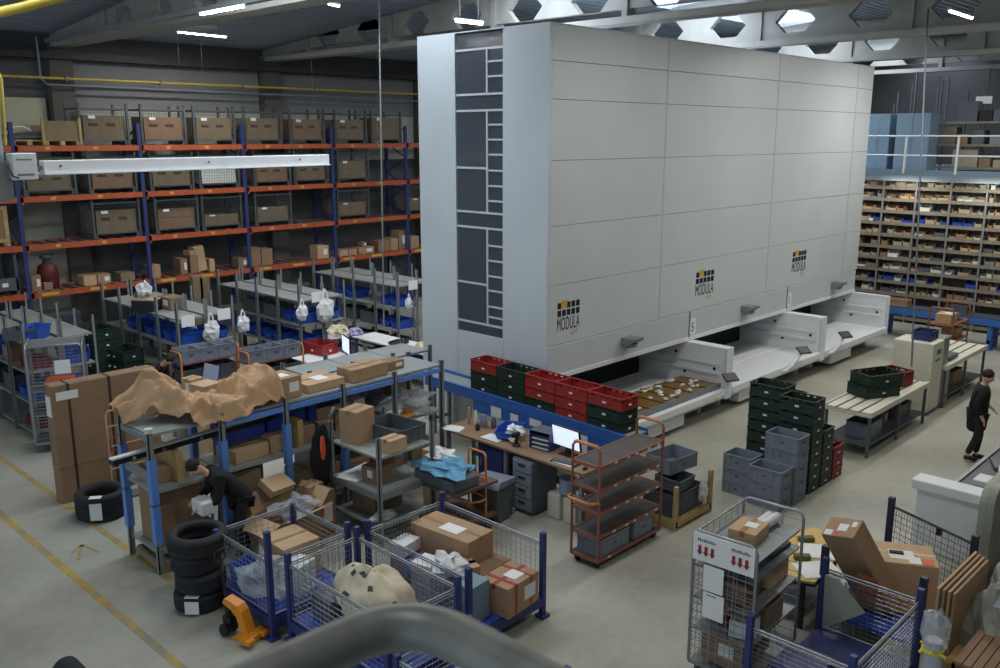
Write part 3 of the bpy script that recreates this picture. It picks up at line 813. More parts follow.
for a, h in ((196,2.2),(203,2.14)):
    x = GY(a, 280, 23.3).x
    carton((x, 23.3, 0), .3, .2, h, 'tall upright carton, %s of two before the rack beam by the third upright' % ('left' if a == 196 else 'right'), 0, 'cardg', False)
can = thing('jerry_can', 'dark red can standing on the lowest rack level near its left end', 'can', (GY(50,268,RY+.2).x, RY+.4, LV[0]+.006))
b = MB(); b.lathe([(.2,0),(.25,.04),(.26,.45),(.22,.6),(.1,.68)],16); b.build('body', mat('can_red',(92,34,32),.5), can)
b = MB(); b.lathe([(.1,.66),(.1,.78),(.16,.79),(.16,.88),(0.0001,.9)],12); b.build('cap', M['dgrey'], can)
# shelf slab behind tall rolls on the floor under the lowest level
for i, (px, wd_, h, mm) in enumerate(((55,1.0,1.5,'dgrey'),(160,1.1,1.4,'dgrey'),(290,1.2,1.4,'dgrey'))):
    x = GY(px, 300, RY+.4).x
    c_ = thing('steel_cupboard', '%s dark steel cupboard under the rack behind the grey shelving' % ('left','middle','right')[i] , 'cupboard', (x,RY+.45,0))
    MB().rbox(-wd_/2,-.35,0,wd_/2,.35,h,.01).build('body', M['dgrey'], c_)
    for s in (-1,1):
        d_ = MB().box(s*wd_/4-wd_/4+.02,-.37,.08,s*wd_/4+wd_/4-.02,-.35,h-.06).build('door', mat('cupboard_door',(66,70,74),.5,.1), c_)
        MB().box(s*.05-.015,-.4,h*.5,s*.05+.015,-.37,h*.6).build('handle', M['steel'], d_)
# ================================================================ GREY SHELVING ROWS in front of the rack (they run along y)
ROWX = (5.80, 9.00, 12.20, 15.35); RY0, RY1 = 18.72, 22.7; ZT = 2.0; SD = .66
LVS = [.12, .75, 1.38, ZT]
names = ['leftmost','second','third','rightmost']
def shelving(x0, x1, y0, y1, label, nb, levels, ph=2.22, axis='y', name='metal_shelving', group='grey metal shelving in the middle of the hall', m=('shelf','shelftop')):
    r = thing(name, label, 'shelving', (x0,y0,0), 0, group)
    for lv in levels:
        for k in range(nb):
            p = MB()
            if axis == 'y': a, b = y0+(y1-y0)*k/nb, y0+(y1-y0)*(k+1)/nb; p.box(x0+.02,a+.01,lv-.035,x1-.02,b-.01,lv); 
            else: a, b = x0+(x1-x0)*k/nb, x0+(x1-x0)*(k+1)/nb; p.box(a+.01,y0+.02,lv-.035,b-.01,y1-.02,lv)
            W(p, 'shelf', M[m[1]], r)
    for k in range(nb+1):
        for q in (0,1):
            p = MB()
            if axis == 'y': y = y0+(y1-y0)*k/nb; x = (x0,x1)[q]
            else: x = x0+(x1-x0)*k/nb; y = (y0,y1)[q]
            p.box(x-.03,y-.03,0,x+.03,y-.018,ph); p.box(x-.03 if q == 0 or axis == 'x' else x+.018,y-.03,0,x-.018 if q == 0 or axis == 'x' else x+.03,y+.03,ph)
            W(p, 'post', M[m[0]], r)
    return r
SH = []
for i, x in enumerate(ROWX):
    for s in (0,1):
        xa = x+s*(SD+.07); 
        SH.append(shelving(xa, xa+SD, RY0+.05*s, RY1, ('front half' if s == 0 else 'back half')+' of the %s double row of grey open-topped shelving' % names[i], 4, LVS, 2.4 if s == 0 else 2.38))
rnd = random.Random(11)
NAMEROW = ['leftmost','second','third','rightmost']
LVL = {.75: 'lower', 1.38: 'upper', .12: 'bottom'}
for i, x in enumerate(ROWX):
    for k in range(3):
        y0 = RY0+(RY1-RY0)*k/4
        for lv in (1.38, .75, .12):
            if rnd.random() < .12: continue
            ds = 'on the %s shelf, bay %s of the %s grey shelving row' % (LVL[lv], ('one','two','three')[k], NAMEROW[i])
            yc = y0+.5
            t = rnd.random() if not (k == 0 and i in (1,2)) else .1
            if t < (.55 if k == 0 else .3):
                for q, s in enumerate((-.23,.23)):
                    pick_bin((x+.36, yc+s, lv+.002), ('near' if q == 0 else 'far')+' blue bin '+ds, -PI/2, 'blue', .4, .55, .26, 'blue bins on the grey shelving')
            elif t < (.66 if k == 0 else .4):
                crate('klt', (x+.34, yc, lv+.002), 'dark red crate '+ds, 0, 'crates on the grey shelving', 'dred', .6, .4, .2)
            elif t < (.8 if k == 0 else .55):
                carton((x+.34, yc, lv+.002), .45, .55, .3, 'carton '+ds, 0, 'cardd', True, 'x', 'cartons on the grey shelving')
            else:
                crate('klt', (x+.34, yc, lv+.002), 'dark grey crate '+ds, 0, 'crates on the grey shelving', 'dgrey', .7, .5, .34)
# back halves, seen from the aisle end
for i, x in enumerate(ROWX[:3]):
    for lv in (1.38,.75):
        pick_bin((x+SD+.07+.33, RY0+.42, lv+.002), 'wide blue bin facing the aisle, %s back shelf of the %s grey shelving row' % (LVL[lv], NAMEROW[i]), 0, 'blue', .5, .6, .28, 'blue bins on the grey shelving')
# on top of row one
pick_bin(G(33,340,2.0)+Vector((.1,.1,.003)), 'blue bin on the top plate of the leftmost grey shelving', -.9, 'blue', .38, .5, .27)
crate('klt', G(21,341,2.0)+Vector((.05,.2,.003)), 'black crate beside the blue bin on top of the leftmost grey shelving', .5, None, 'dgrey', .5, .36, .22)
# on top of row two
bx_ = thing('document_box', 'dark open box with a white bag on top of the second grey shelving', 'box', G(147,312,2.0)+Vector((.1,.2,0)), .6)
MB().rbox(-.2,-.28,0,.2,.28,.26,.01).build('body', M['black'], bx_); MB().box(-.19,-.27,.26,.19,.27,.29).build('lid', M['cardl'], bx_)
sb = MB().blob((0,0,.16),.17,.13,.2,5,.4,12,8,flat=.7).build('plastic_bag', M['bag'], label='crumpled white bag on the dark box on the second grey shelving', cat='bag'); sb.location = bx_.location+Vector((0,.05,.29))
carton(G(170,313,2.0)+Vector((.3,.5,.0)), .4, .55, .3, 'brown carton on top of the second grey shelving', .1, 'cardg', True, 'x')
# papers and bags hung on the row ends
def hung_bag(px, py, z, label, s=1.0, seed=1, y=RY0-.14):
    p = GY(px, py, y)
    b = MB(); b.blob((0,0,-.16*s),.2*s,.12*s,.26*s,seed,.25,14,10)
    b.tube([(-.07*s,0,.04*s),(-.04*s,0,.22*s),(0,.02,.3*s)],.022*s,6); b.tube([(.08*s,0,.04*s),(.05*s,0,.2*s),(0,.02,.3*s)],.022*s,6)
    return b.build('plastic_bag', M['bag'], label=label, cat='bag', loc=p)
hung_bag(211,325,0,'white carrier bag hanging on the end of the second grey shelving',.95,1)
hung_bag(243,319,0,'twisted white bag hanging at the near end of the third grey shelving, left post',.75,2)
hung_bag(302,308,0,'twisted white bag on the middle post at the end of the third grey shelving',.75,3)
hung_bag(325,303,0,'big white carrier bag hanging on the end of the third grey shelving',1.2,4)
hung_bag(409,300,0,'small white bag hanging on the rightmost grey shelving',.6,5)
for px, py, t in ((188,321,'second grey shelving, left of the carrier bag'),(224,314,'second grey shelving, right of the carrier bag'),(317,297,'third grey shelving beside the big carrier bag'),(413,285,'rightmost grey shelving near the white tower')):
    p = GY(px, py, RY0-.06)
    MB().box(-.16,-.004,-.13,.16,.004,.13).build('paper_sheet', M['label'], label='white paper sheet on the end of the '+t, cat='sign', loc=p)
# ---------------------------------------------------------------- roll cages
def roll_cage(label, loc, rot, w=1.25, d=.75, h=1.85, shelves=(.25,), nb=14, name='roll_cage'):
    """galvanised roll cage: x = length w, y = depth d"""
    r = thing(name, label, 'roll cage', loc, rot)
    b = MB(); b.box(-w/2,-d/2,.17,w/2,d/2,.21)
    b.build('base', M['steel'], r)
    for x in (-w/2, w/2):
        f = MB(); f.tube([(x,-d/2,.2),(x,-d/2,h-.08),(x,-d/2+.03,h-.02),(x,-d/2+.08,h),(x,d/2-.08,h),(x,d/2-.03,h-.02),(x,d/2,h-.08),(x,d/2,.2)], .017, 8)
        for k in range(nb):
            z = .3+(h-.4)*k/(nb-1); f.tube([(x,-d/2,z),(x,d/2,z)], .0045, 4)
        for y in (-d/6, d/6): f.tube([(x,y,.2),(x,y,h)], .006, 4)
        f.build('side_frame', M['zinc'], r)
    f = MB(); y = d/2
    for k in range(nb*2): 
        z = .25+(h-.3)*k/(nb*2-1); f.tube([(-w/2,y,z),(w/2,y,z)], .004, 4)
    for k in range(9): f.tube([(-w/2+w*k/8,y,.2),(-w/2+w*k/8,y,h-.05)], .004, 4)
    f.tube([(-w/2,y,h-.05),(w/2,y,h-.05)], .014, 6)
    f.build('back_grille', M['zinc'], r)
    for z in shelves[1:]: MB().box(-w/2+.02,-d/2+.02,z-.02,w/2-.02,d/2-.02,z).build('shelf', M['steel'], r)
    for x in (-w/2+.1, w/2-.1):
        for y in (-d/2+.08, d/2-.08):
            c = MB(); c.tube([(x,y-.02,.065),(x,y+.02,.065)], .062, 12); c.box(x-.03,y-.035,.065,x+.03,y-.028,.17); c.box(x-.03,y+.028,.065,x+.03,y+.035,.17)
            c.build('caster', M['dgrey'], r)
    return r
rc = roll_cage('galvanised roll cage at the end of the leftmost grey shelving', (6.12,17.95,0), math.radians(-24), .98, .8, 2.14, (.2,.75,1.25,2.1))
MB().box(-.02,-.402,1.55,.26,-.396,1.82).build('paper_sheet', M['label'], rc)
f = MB()
for k in range(27): f.tube([(-.47,-.39,.3+k*.066),(.47,-.39,.3+k*.066)], .006, 4)
f.tube([(-.48,-.4,.25),(-.48,-.4,2.05),(-.43,-.4,2.12),(.43,-.4,2.12),(.48,-.4,2.05),(.48,-.4,.25)],.016,6)
f.tube([(-.47,-.39,1.35),(.47,-.39,1.35)], .012, 6); f.build('front_grille', M['zinc'], rc)
carton((6.1,17.8,1.255), .5, .4, .16, 'orange and tan carton on a shelf inside the left roll cage', math.radians(-24), 'orangered', False)
carton((6.3,17.7,.755), .5, .4, .22, 'tan carton low inside the left roll cage', math.radians(-24), 'cardl', False)
# dark green crate stacks beside it
GS1, GS2 = G(97,326,1.72), G(124,348,1.22)
for s, (bx0, by0, n, lb) in enumerate(((GS1.x,GS1.y,7,'left'),(GS2.x,GS2.y,5,'right'))):
    for k in range(n):
        crate('slot', (bx0, by0, k*.245), 'dark green crate, %s from the floor in the %s stack beside the left roll cage' % (ORD[k], lb), .15, 'green crates by the roll cage', 'green', .74, .52, .24)
# tall flat carton with straps and a tubular hand truck
tc = thing('flat_carton', 'very tall flat cardboard carton with dark straps standing at the left aisle', 'box', (5.75,15.05,0))
MB().rbox(-.82,-.15,0,.95,.15,2.04,.02).build('body', M['cardd'], tc)
s = MB()
for x in (-.55,.12): s.box(x-.02,-.155,0,x+.02,.155,2.045)
s.build('strap', mat('strap_dark',(58,44,36),.6), tc)
s = MB(); s.box(-.825,-.155,.62,.955,.155,.64); s.build('cross_strap', M['tape'], tc)
MB().box(-.75,-.156,1.78,-.4,-.15,1.92).build('label', M['label'], tc)
MB().box(-.83,-.1,1.5,-.82,.1,1.85).build('label', M['label'], tc)
ht = thing('hand_truck', 'tubular hand truck leaning before the tall flat carton', 'hand truck', (5.9,14.6,0))
b = MB(); b.tube([(-.25,0,.1),(-.25,.02,1.45),(-.2,.02,1.52),(.38,.02,1.52),(.42,.02,1.45),(.42,0,.1)],.014,6)
for z in (.5,.9,1.25): b.tube([(-.25,.01,z),(.42,.01,z)],.01,6)
b.build('frame', M['cardl'], ht)
b = MB(); b.box(-.2,-.25,.02,.4,.02,.04); b.build('toe_plate', M['steel'], ht)
b = MB(); b.tube([(-.3,.06,.11),(-.24,.06,.11)],.11,12); b.tube([(.4,.06,.11),(.46,.06,.11)],.11,12); b.build('wheel', M['rubber'], ht)
b = MB(); b.tube([(-.25,-.03,1.0),(-.1,-.06,1.12),(.05,-.03,1.0),(-.05,-.06,.8),(-.22,-.03,.85)],.012,6,closed=True); b.build('strap', M['redtape'], ht)
# ================================================================ PACKING SHELVES (row with blue sleeves) and goods
PB = thing('packing_shelving', 'long grey packing shelving with blue post sleeves in the middle left', 'shelving', (4.95,11.38,0))
px0, px1, py0, py1 = 4.95, 10.3, 11.4, 12.3
nb = 5; LP_ = [.32, 1.22, 2.05]
for lv in LP_:
    for k in range(nb):
        a, b_ = px0+(px1-px0)*k/nb, px0+(px1-px0)*(k+1)/nb
        W(MB().box(a+.01,py0,lv-.04,b_-.01,py1,lv), 'shelf', M['shelftop'], PB)
for k in range(nb+1):
    for y in (py0, py1):
        x = px0+(px1-px0)*k/nb
        W(MB().box(x-.035,y-.035,0,x+.035,y-.02,2.13).box(x-.035,y-.035,0,x-.02,y+.035,2.13), 'post', M['shelf'], PB)
        if k < 4: W(MB().box(x-.05,y-.055,.45,x+.05,y+.05,1.02).box(x-.05,y-.055,1.05,x+.05,y+.05,1.7), 'post_sleeve', M['sleeve'], PB)
        if y == py0 and k < 1:
            W(MB().tube([(x,y,2.08),(x,y,2.14)],.06,10), 'post_cap', M['cream'], PB); 
for k in (1,2,3,4):
    a, b_ = px0+(px1-px0)*k/nb, px0+(px1-px0)*(k+1)/nb
    for y in (py0-.03, py1+.03): W(MB().box(a+.05,y-.012,1.92,b_-.05,y+.012,2.0), 'blue_rail', M['sleeve'], PB)
W(MB().box(px0-.02,py0,1.35,px0+.0,py1,1.5).box(px0-.02,py0,1.94,px0,py1,2.03), 'end_brace', M['shelf'], PB)
shelving(8.2, 10.9, 12.38, 13.2, 'second grey shelving standing back to back with the packing shelving', 3, [.3,1.2,2.05], 2.15, 'x', 'packing_shelving', None)
# crumpled kraft paper over the left half
def kraft():
    nu, nv = 96, 40; vs = []; fs = []
    def g(a, w): return math.exp(-(a/w)**2)
    for i in range(nu+1):
        u = i/nu
        for j in range(nv+1):
            v = j/nv
            yf = 11.3+.72*max(0, (.36-u)/.36)**1.1          # front edge runs back towards the left end
            x = 4.98+2.05*u; y = yf+(12.45-yf)*v
            r1 = .64*g(u-.2,.15)*g(v-.62,.42)+.1*g(u-.12,.05); ss = max(0,min(1,(u-.68)/.1)); r2 = (ss*ss*(3-2*ss))*(.24+.9*(u-.72))*g(v-.5,.42)**.6*(1 if u < .97 else (1-u)/.03*.6+.4); r3 = .12*g(u-.5,.25)*g(v-.35,.4)
            p = Vector((x*2.2+.7*y, y*2.6-.5*x, 3.1))
            c1 = abs(noise.noise(p)); c2 = abs(noise.noise(p*2.3+Vector((5,1,2)))); c3 = noise.noise(p*6)
            z = 2.08+r1+r2+r3+.1*math.sin(PI*min(1,v*2.4))+.02
            z += .13*c1+.12*c2+.03*c3-.03
            y += .10*noise.noise(p*1.7+Vector((9,0,0)))*(1-.4*v); x += .08*noise.noise(p*1.9+Vector((0,7,0)))
            if v < .12 and u > .3: z -= (.12-v)*1.1
            if u < .1: z += (.1-u)*1.4*v; x -= (.1-u)*1.2
            vs.append((x, y, max(z, 2.056 if y > 11.36 else 1.95)))
    for i in range(nu):
        for j in range(nv):
            a = i*(nv+1)+j; fs.append((a,a+1,a+nv+2,a+nv+1))
    n = len(vs); vs += [(x,y,z-.012) for x,y,z in vs]; fs += [tuple(reversed([q+n for q in f])) for f in fs]
    mb = MB(); mb.add(vs, fs, 0, False); return mb
kr = thing('kraft_paper_heap', 'big heap of crumpled brown packing paper on the left end of the packing shelving', 'paper', (5.9,11.8,2.05))
W(kraft(), 'paper_sheet', M['kraft'], kr)
carton((7.2,11.72,2.053), .5, .48, .34, 'carton with a white label on the front edge of the packing shelving', .08, 'card', True, 'oy')
carton((7.92,11.82,2.053), .72, .62, .14, 'flat tan carton with a barcode label on top of the packing shelving', .04, 'cardl', True, 'o')
carton((8.62,11.7,2.053), .42, .4, .22, 'left of two joined cartons on top of the packing shelving', .05, 'card', True, '')
carton((9.02,11.74,2.053), .36, .4, .22, 'right of two joined cartons on top of the packing shelving', .05, 'card', True, '')
carton((9.5,11.85,2.053), .4, .3, .15, 'small carton at the right end of the packing shelving top', .05, 'cardd', True, 'y')
# long dark rail lying through the shelving
lr = thing('long_profile', 'long black and white profile poking out left of the packing shelving', 'profile', (4.5,11.7,1.72))
d0, d1 = Vector((4.5,11.62,1.72)), Vector((8.2,11.95,1.72))
W(MB().bar(d0,d1,.14,.07), 'rail', M['black'], lr); W(MB().bar(d0+Vector((0,0,.045)),d1+Vector((0,0,.045)),.1,.025), 'cover_strip', M['white'], lr)
b = MB()
for t in (.08,.2,.36): p = d0.lerp(d1,t); b.tube([p+Vector((0,-.09,0)),p+Vector((0,-.06,0))],.025,8)
W(b, 'bolt', M['zinc'], lr)
for i, xx in enumerate((5.4,7.4)):
    MB().box(xx-.05,11.5,1.222,xx+.05,12.1,1.665).build('wooden_block', M['wood'], label='wooden block propping the long profile, '+('left' if i == 0 else 'right')+' one', cat='block')
# goods inside the packing shelving
carton((5.42,11.85,.323), .72, .6, .84, 'tall brown carton in the left bay of the packing shelving', .04, 'cardd', True, '')
carton((5.35,11.9,1.223), .5, .5, .2, 'flat carton under the dark profile, left bay of the packing shelving', .0, 'card', True, '')
carton((6.55,11.8,1.223), .6, .5, .2, 'tan carton beside the bending person on the packing shelving', .1, 'cardl', True, '')
carton((6.35,11.72,.323), .62, .5, .8, 'tall pale carton just behind the bending person', -.1, 'cardg', False, '')
cr_ = MB()
for i in range(9): cr_.tube([(5.0+.1*i,11.36,.06+.02*(i % 2)),(5.02+.1*i,12.2,.1+.03*(i % 3))],.07,7)
cr_.build('paper_roll_bundle', M['cardg'], label='bundle of rolled packing mats on the floor under the left bay', cat='rolls')
carton((7.15,11.85,1.223), .55, .5, .26, 'open topped brown carton on the middle shelf behind the blue sleeve', .1, 'card', False, '')
for i, (x, m_, lb) in enumerate(((8.0,'card','left'),(8.35,'card','right'))):
    carton((x+.05,11.95,1.223), .3, .4, .46, '%s of two upright cartons on the middle packing shelf' % lb, 0, m_, False, '')
bb = thing('black_case', 'black case lying on two upright cartons in the packing shelving', 'case', (8.2,11.95,1.69)); MB().rbox(-.3,-.18,0,.3,.18,.16,.02).build('body', M['black'], bb); MB().tube([(-.1,-.19,.08),(-.1,-.23,.1),(.1,-.23,.1),(.1,-.19,.08)],.012,6).build('handle', M['dgrey'], bb)
wf = thing('white_file_box', 'white magazine file on the middle packing shelf', 'box', (8.72,11.9,1.223)); MB().prism([(-.17,0),(.17,0),(.17,.44),(-.02,.44),(-.17,.3)],'y',-.1,.1).build('body', M['white'], wf); MB().box(-.02,-.105,.02,.06,-.1,.2).build('notch', M['dgrey'], wf)
b = MB()
for i in range(5): b.box(-.2+.02*(i % 2),-.15,.025*i,.2-.02*(i % 3),.15,.025*i+.02)
b.build('paper_stack', mat('magazines',(110,112,128),.5,noise=.5,scale=20), label='pile of dark magazines beside the white magazine file', cat='papers', loc=(9.1,11.85,1.224))
for k in range(3):
    crate('klt', (6.6+.75*k,12.0,1.48 if k == 0 else 1.5), 'blue crate on the packing shelving behind the paper heap, %s from the left' % ORD[k], PI/2, 'blue crates in the packing shelving', 'deckblue', .68, .42, .26)
    W(MB().box(6.28+.75*k,11.8,1.223,6.92+.75*k,12.2,1.478 if k == 0 else 1.498), 'crate_riser', M['dgrey'], PB)
# film, paper and tools on the right part of the middle shelf
MB().blob((9.75,11.7,1.36),.5,.3,.24,41,.5,18,9,flat=.6).build('film_heap', M['film'], label='heap of clear plastic film at the right end of the packing shelving', cat='plastic film')
MB().blob((9.2,12.0,1.4),.32,.25,.26,42,.45,16,9,flat=.68).build('film_heap', mat('grey_film',(92,96,100),.4,noise=.25,scale=12), label='heap of grey plastic film left of the clear film on the packing shelving', cat='plastic film')
pr = MB(); pr.tube([(-.2,0,.09),(.2,0,.09)],.09,14); pr.box(-.2,-.28,.0,.2,-.05,.006); pr.build('paper_roll', M['white'], label='white paper roll on the packing shelving beside the film', cat='paper roll', loc=(9.28,11.55,1.223), rot=.25)
tg = thing('tape_gun', 'orange tape dispenser lying before the clear film', 'tool', (9.55,11.45,1.223), .3)
MB().rbox(-.2,-.05,0,.2,.05,.09,.02).build('body', M['jackyel'], tg); MB().tube([(-.02,-.04,.1),(-.02,.04,.1)],.09,14).build('tape_roll', M['tape'], tg)
for i, (x, y, z, w_, d_, h, m_, lb) in enumerate(((7.9,11.85,.323,.6,.5,.42,'cardg','dull carton on the bottom packing shelf below the upright cartons'),(8.55,11.8,.323,.5,.45,.36,'cardd','brown carton on the bottom packing shelf left of the rear corner'),(9.3,11.85,.323,.7,.5,.5,'dgrey','dark grey box on the bottom packing shelf behind the low shelving'),(9.95,11.85,.323,.4,.5,.4,'cardg','dull carton at the right end of the bottom packing shelf'),(7.5,11.75,1.223,.4,.4,.3,'cardd','brown carton on the middle packing shelf before the blue crates'),(8.7,12.9,1.2,.7,.5,.5,'cardg','dull carton on the middle shelf of the rear packing shelving'),(9.6,12.9,1.2,.7,.5,.55,'dgrey','dark grey box on the middle shelf of the rear packing shelving'),(10.4,12.9,1.2,.5,.5,.5,'cardd','brown carton at the right end of the rear packing shelving'),(8.7,12.9,.3,.8,.5,.6,'dgrey','dark grey box on the bottom of the rear packing shelving'),(9.8,12.9,.3,.8,.5,.6,'cardg','dull carton on the bottom of the rear packing shelving'))):
    carton((x,y,z), w_, d_, h, lb, 0, m_, False, '')
# ---------------------------------------------------------------- low front shelving with its goods
FS = shelving(7.62, 8.66, 9.82, 11.0, 'low grey shelving unit right of the bending person, in front of the packing shelving', 1, [.3,.85,1.4], 1.72, 'x', 'metal_shelving', None)
W(MB().box(7.64,9.8,.74,8.64,9.83,.84).box(7.6,9.84,.74,7.63,10.98,.84).box(8.65,9.84,.74,8.68,10.98,.84), 'edge_board', M['shelf'], FS)
carton((7.92,10.72,1.403), .42, .36, .52, 'tall brown carton on top of the low grey shelving', .25, 'card', True, '')
carton((8.02,9.98,1.403), .34, .26, .2, 'small carton at the front corner of the low grey shelving top', .1, 'cardl', True, '')
crate('klt', (8.42,10.42,1.403), 'open dark grey crate on top of the low grey shelving', .1, None, 'dgrey', .8, .56, .24)
carton((7.95,10.3,.853), .36, .3, .26, 'carton with a white label on the middle shelf of the low grey shelving', .1, 'cardd', True, 'x')
carton((8.45,10.65,.853), .4, .3, .18, 'flat brown carton at the back of the low grey shelving', .0, 'cardd', True, '')
b = MB(); b.box(-.35,-.2,0,.35,.2,.012); b.box(-.3,-.16,.012,.36,.22,.022); b.build('paper_sheets', M['label'], label='white paper sheets on the middle shelf of the low grey shelving', cat='papers', loc=(7.95,10.7,.853), rot=.2)
carton((8.1,10.5,.303), .6, .5, .4, 'large dull carton on the bottom of the low grey shelving', .1, 'cardg', False, '')
MB().blob((7.85,10.05,.36),.24,.12,.08,51,.3,12,7,flat=.6).build('plastic_bag', M['bag'], label='crumpled white bag on the bottom of the low grey shelving', cat='bag')
# goods between the person and the low shelving
oc = open_carton((6.62,10.75,.0), .78, .62, .62, 'big open cardboard box with raised flaps right of the bending person', .15, 'card', (25,70,-20,50))
MB().blob((0,0,0),.36,.26,.14,61,.5,14,8).build('film_heap', M['film'], label='clear plastic film spilling out of the big open box', cat='plastic film', loc=(6.75,10.7,.66))
carton((6.62,11.05,.9), .5, .3, .12, 'flat tan carton leaning on the big open box', .3, 'cardl', False, '') ; [o for o in COL.objects if o.get('label','').startswith('flat tan carton leaning')][0].rotation_euler = (0.5,0.1,.3)
carton((7.2,10.92,0), .5, .4, .72, 'carton with orange print and a white label under the black jacket', .1, 'cardd', True, 'y')
cc = [o for o in COL.objects if o.get('label','').startswith('carton with orange print')][0]
MB().box(-.22,-.204,.35,.02,-.2,.6).build('orange_print', M['orangered'], cc)
carton((7.17,10.94,.724), .3, .24, .12, 'small carton on the one with orange print', .2, 'card', True, '')
MB().blob((7.05,11.9,1.32),.3,.24,.12,63,.4,14,8,flat=.8).build('film_heap', M['film'], label='clear film on the middle packing shelf above the orange printed carton', cat='plastic film')
jk = thing('black_jacket', 'black jacket with orange lining hanging on a shelving post', 'jacket', (7.5,11.1,1.55))
b = MB(); b.blob((0,0,-.42),.19,.13,.5,71,.15,14,12); b.blob((-.12,-.04,-.5),.08,.07,.36,72,.15,10,8); b.blob((.13,-.04,-.5),.08,.07,.36,73,.15,10,8)
b.build('jacket_body', M['cloth'], jk); MB().blob((-.06,-.13,-.22),.05,.03,.2,74,.1,10,8).build('orange_lining', M['orangered'], jk); MB().tube([(0,0,.06),(0,.05,.12),(0,.26,.12)],.012,6).build('hanger', M['black'], jk)
st = MB(); st.tube([(0,0,0),(.02,0,.5),(.1,0,.62),(.2,.05,.55)],.035,8); st.build('vacuum_hose', M['dgrey'], label='dark bent hose standing behind the black jacket', cat='hose', loc=(7.7,11.15,1.23))
# ---------------------------------------------------------------- tyres
def tyre(loc, label, R=.34, w=.24, tag_=False, rot=0, group=None):
    r = thing('tyre', label, 'tyre', loc, rot, group)
    k = R-.13; pr_ = [(k,.02),(k+.03,0),(R-.05,.0),(R-.012,.03),(R,.06),(R,w*.3)]
    for i in range(4):
        z0 = w*(.3+.1*i); pr_ += [(R,z0+.008),(R-.012,z0+.012),(R-.012,z0+.02),(R,z0+.024)]
    pr_ += [(R,w-.06),(R-.012,w-.03),(R-.05,w),(k+.03,w),(k,w-.02),(k-.004,w*.7),(k+.05,w*.5),(k-.004,w*.3),(k,.02)]
    b = MB(); n = 36; vs = []; fs = []; q = len(pr_)-1
    for (a, z) in pr_[:-1]:
        for j in range(n): vs.append((a*math.cos(2*PI*j/n), a*math.sin(2*PI*j/n), z))
    for i in range(q):
        for j in range(n): fs.append((i*n+j, i*n+(j+1) % n, ((i+1) % q)*n+(j+1) % n, ((i+1) % q)*n+j))
    b.add(vs, fs, 0, True); b.build('rubber', M['rubber'], r)
    if tag_:
        mm = Matrix.Rotation(tag_, 4, 'Z'); MB().box(R+.001,-.08,w*.15,R+.012,.1,w*.8,mx=mm).box(R-.1,-.08,w-.0,R+.012,.1,w+.008,mx=mm).build('label', M['label'], r)
    return r
TC = G(103,514,0)
tyre((TC.x,TC.y,0), 'wide tyre with a hanging white label lying left of the packing shelving', .4, .43, -2.2)
for k in range(4):
    ox = (0,.02,-.01,.02)[k]
    tyre((4.94+ox,10.24-ox,k*.262), '%s tyre from the floor in the stack by the bending person' % ORD[k], (.33,.325,.32,.385)[k], .261, -2.4 if k == 0 else False, k*.4, 'stacked tyres')
# ================================================================ BLUE CAGE TROLLEYS in the foreground
def cage(label, x0, y0, x1, y1, sides='lrfb', deck=.3, top=1.02, post=1.16, name='cage_trolley', m='cable', wm='zinc', deckm='deckblue', group=None, n=12):
    r = thing(name, label, 'cage trolley', (x0,y0,0), 0, group)
    W(MB().box(x0,y0,deck-.05,x1,y1,deck), 'deck', M[deckm], r)
    W(MB().box(x0-.03,y0-.03,deck-.14,x1+.03,y0+.03,deck-.02).box(x0-.03,y1-.03,deck-.14,x1+.03,y1+.03,deck-.02).box(x0-.03,y0,deck-.14,x0+.03,y1,deck-.02).box(x1-.03,y0,deck-.14,x1+.03,y1,deck-.02), 'deck_frame', M[m], r)
    for x in (x0,x1):
        for y in (y0,y1):
            hp = post[(x == x1)*2+(y == y1)] if isinstance(post, tuple) else post
            W(MB().rbox(x-.035,y-.035,.03,x+.035,y+.035,hp,.008).box(x-.07,y-.07,0,x+.07,y+.07,.04), 'post', M[m], r)
    E_ = {'l': ((x0,y0+.04),(x0,y1-.04)), 'r': ((x1,y0+.04),(x1,y1-.04)), 'f': ((x0+.04,y0),(x1-.04,y0)), 'b': ((x0+.04,y1),(x1-.04,y1))}
    for s in sides:
        (ax, ay), (bx, by) = E_[s]; L = math.hypot(bx-ax, by-ay)
        p = MB(); p.wires((ax,ay,deck+.02),(bx-ax,by-ay,0),(0,0,top-deck-.02),int(L*n),int((top-deck)*n*1.25),.003)
        for z in (top,top-.035,deck+.02): p.tube([(ax,ay,z),(bx,by,z)],.011,6)
        W(p, 'mesh_panel', M[wm], r)
    return r
cage('blue framed wire cage trolley beside the pallet jack handle, leftmost of the cages', 5.14, 8.82, 6.3, 10.08, 'lrfb', post=(1.42,1.04,1.16,1.04))
cage('blue framed wire cage trolley holding a patterned sack, behind the grey hand rail', 5.28, 6.75, 6.3, 8.62, 'lrfb')
cage('blue framed wire cage trolley filled with parcels, right of the patterned sack', 6.52, 6.8, 7.82, 8.68, 'lrb')
cage('blue framed wire cage trolley partly hidden below the bend of the grey hand rail', 5.2, 5.1, 6.25, 6.5, 'lb', .3, .72, .78)
# contents, leftmost cage
carton((5.95,9.65,.303), .55, .6, .5, 'tan carton inside the leftmost cage trolley', .0, 'cardl', True, '')
MB().blob((5.4,9.35,.5),.3,.35,.3,81,.4,14,9,flat=.65).build('film_heap', M['film'], label='clear plastic film heaped in the leftmost cage trolley', cat='plastic film')
carton((5.75,9.15,.303), .35, .3, .4, 'white carton at the front of the leftmost cage trolley', .3, 'white', False, '')
pick_bin((5.45,9.75,.303), 'blue bin at the back of the leftmost cage trolley', .2, 'blue', .4, .5, .26)
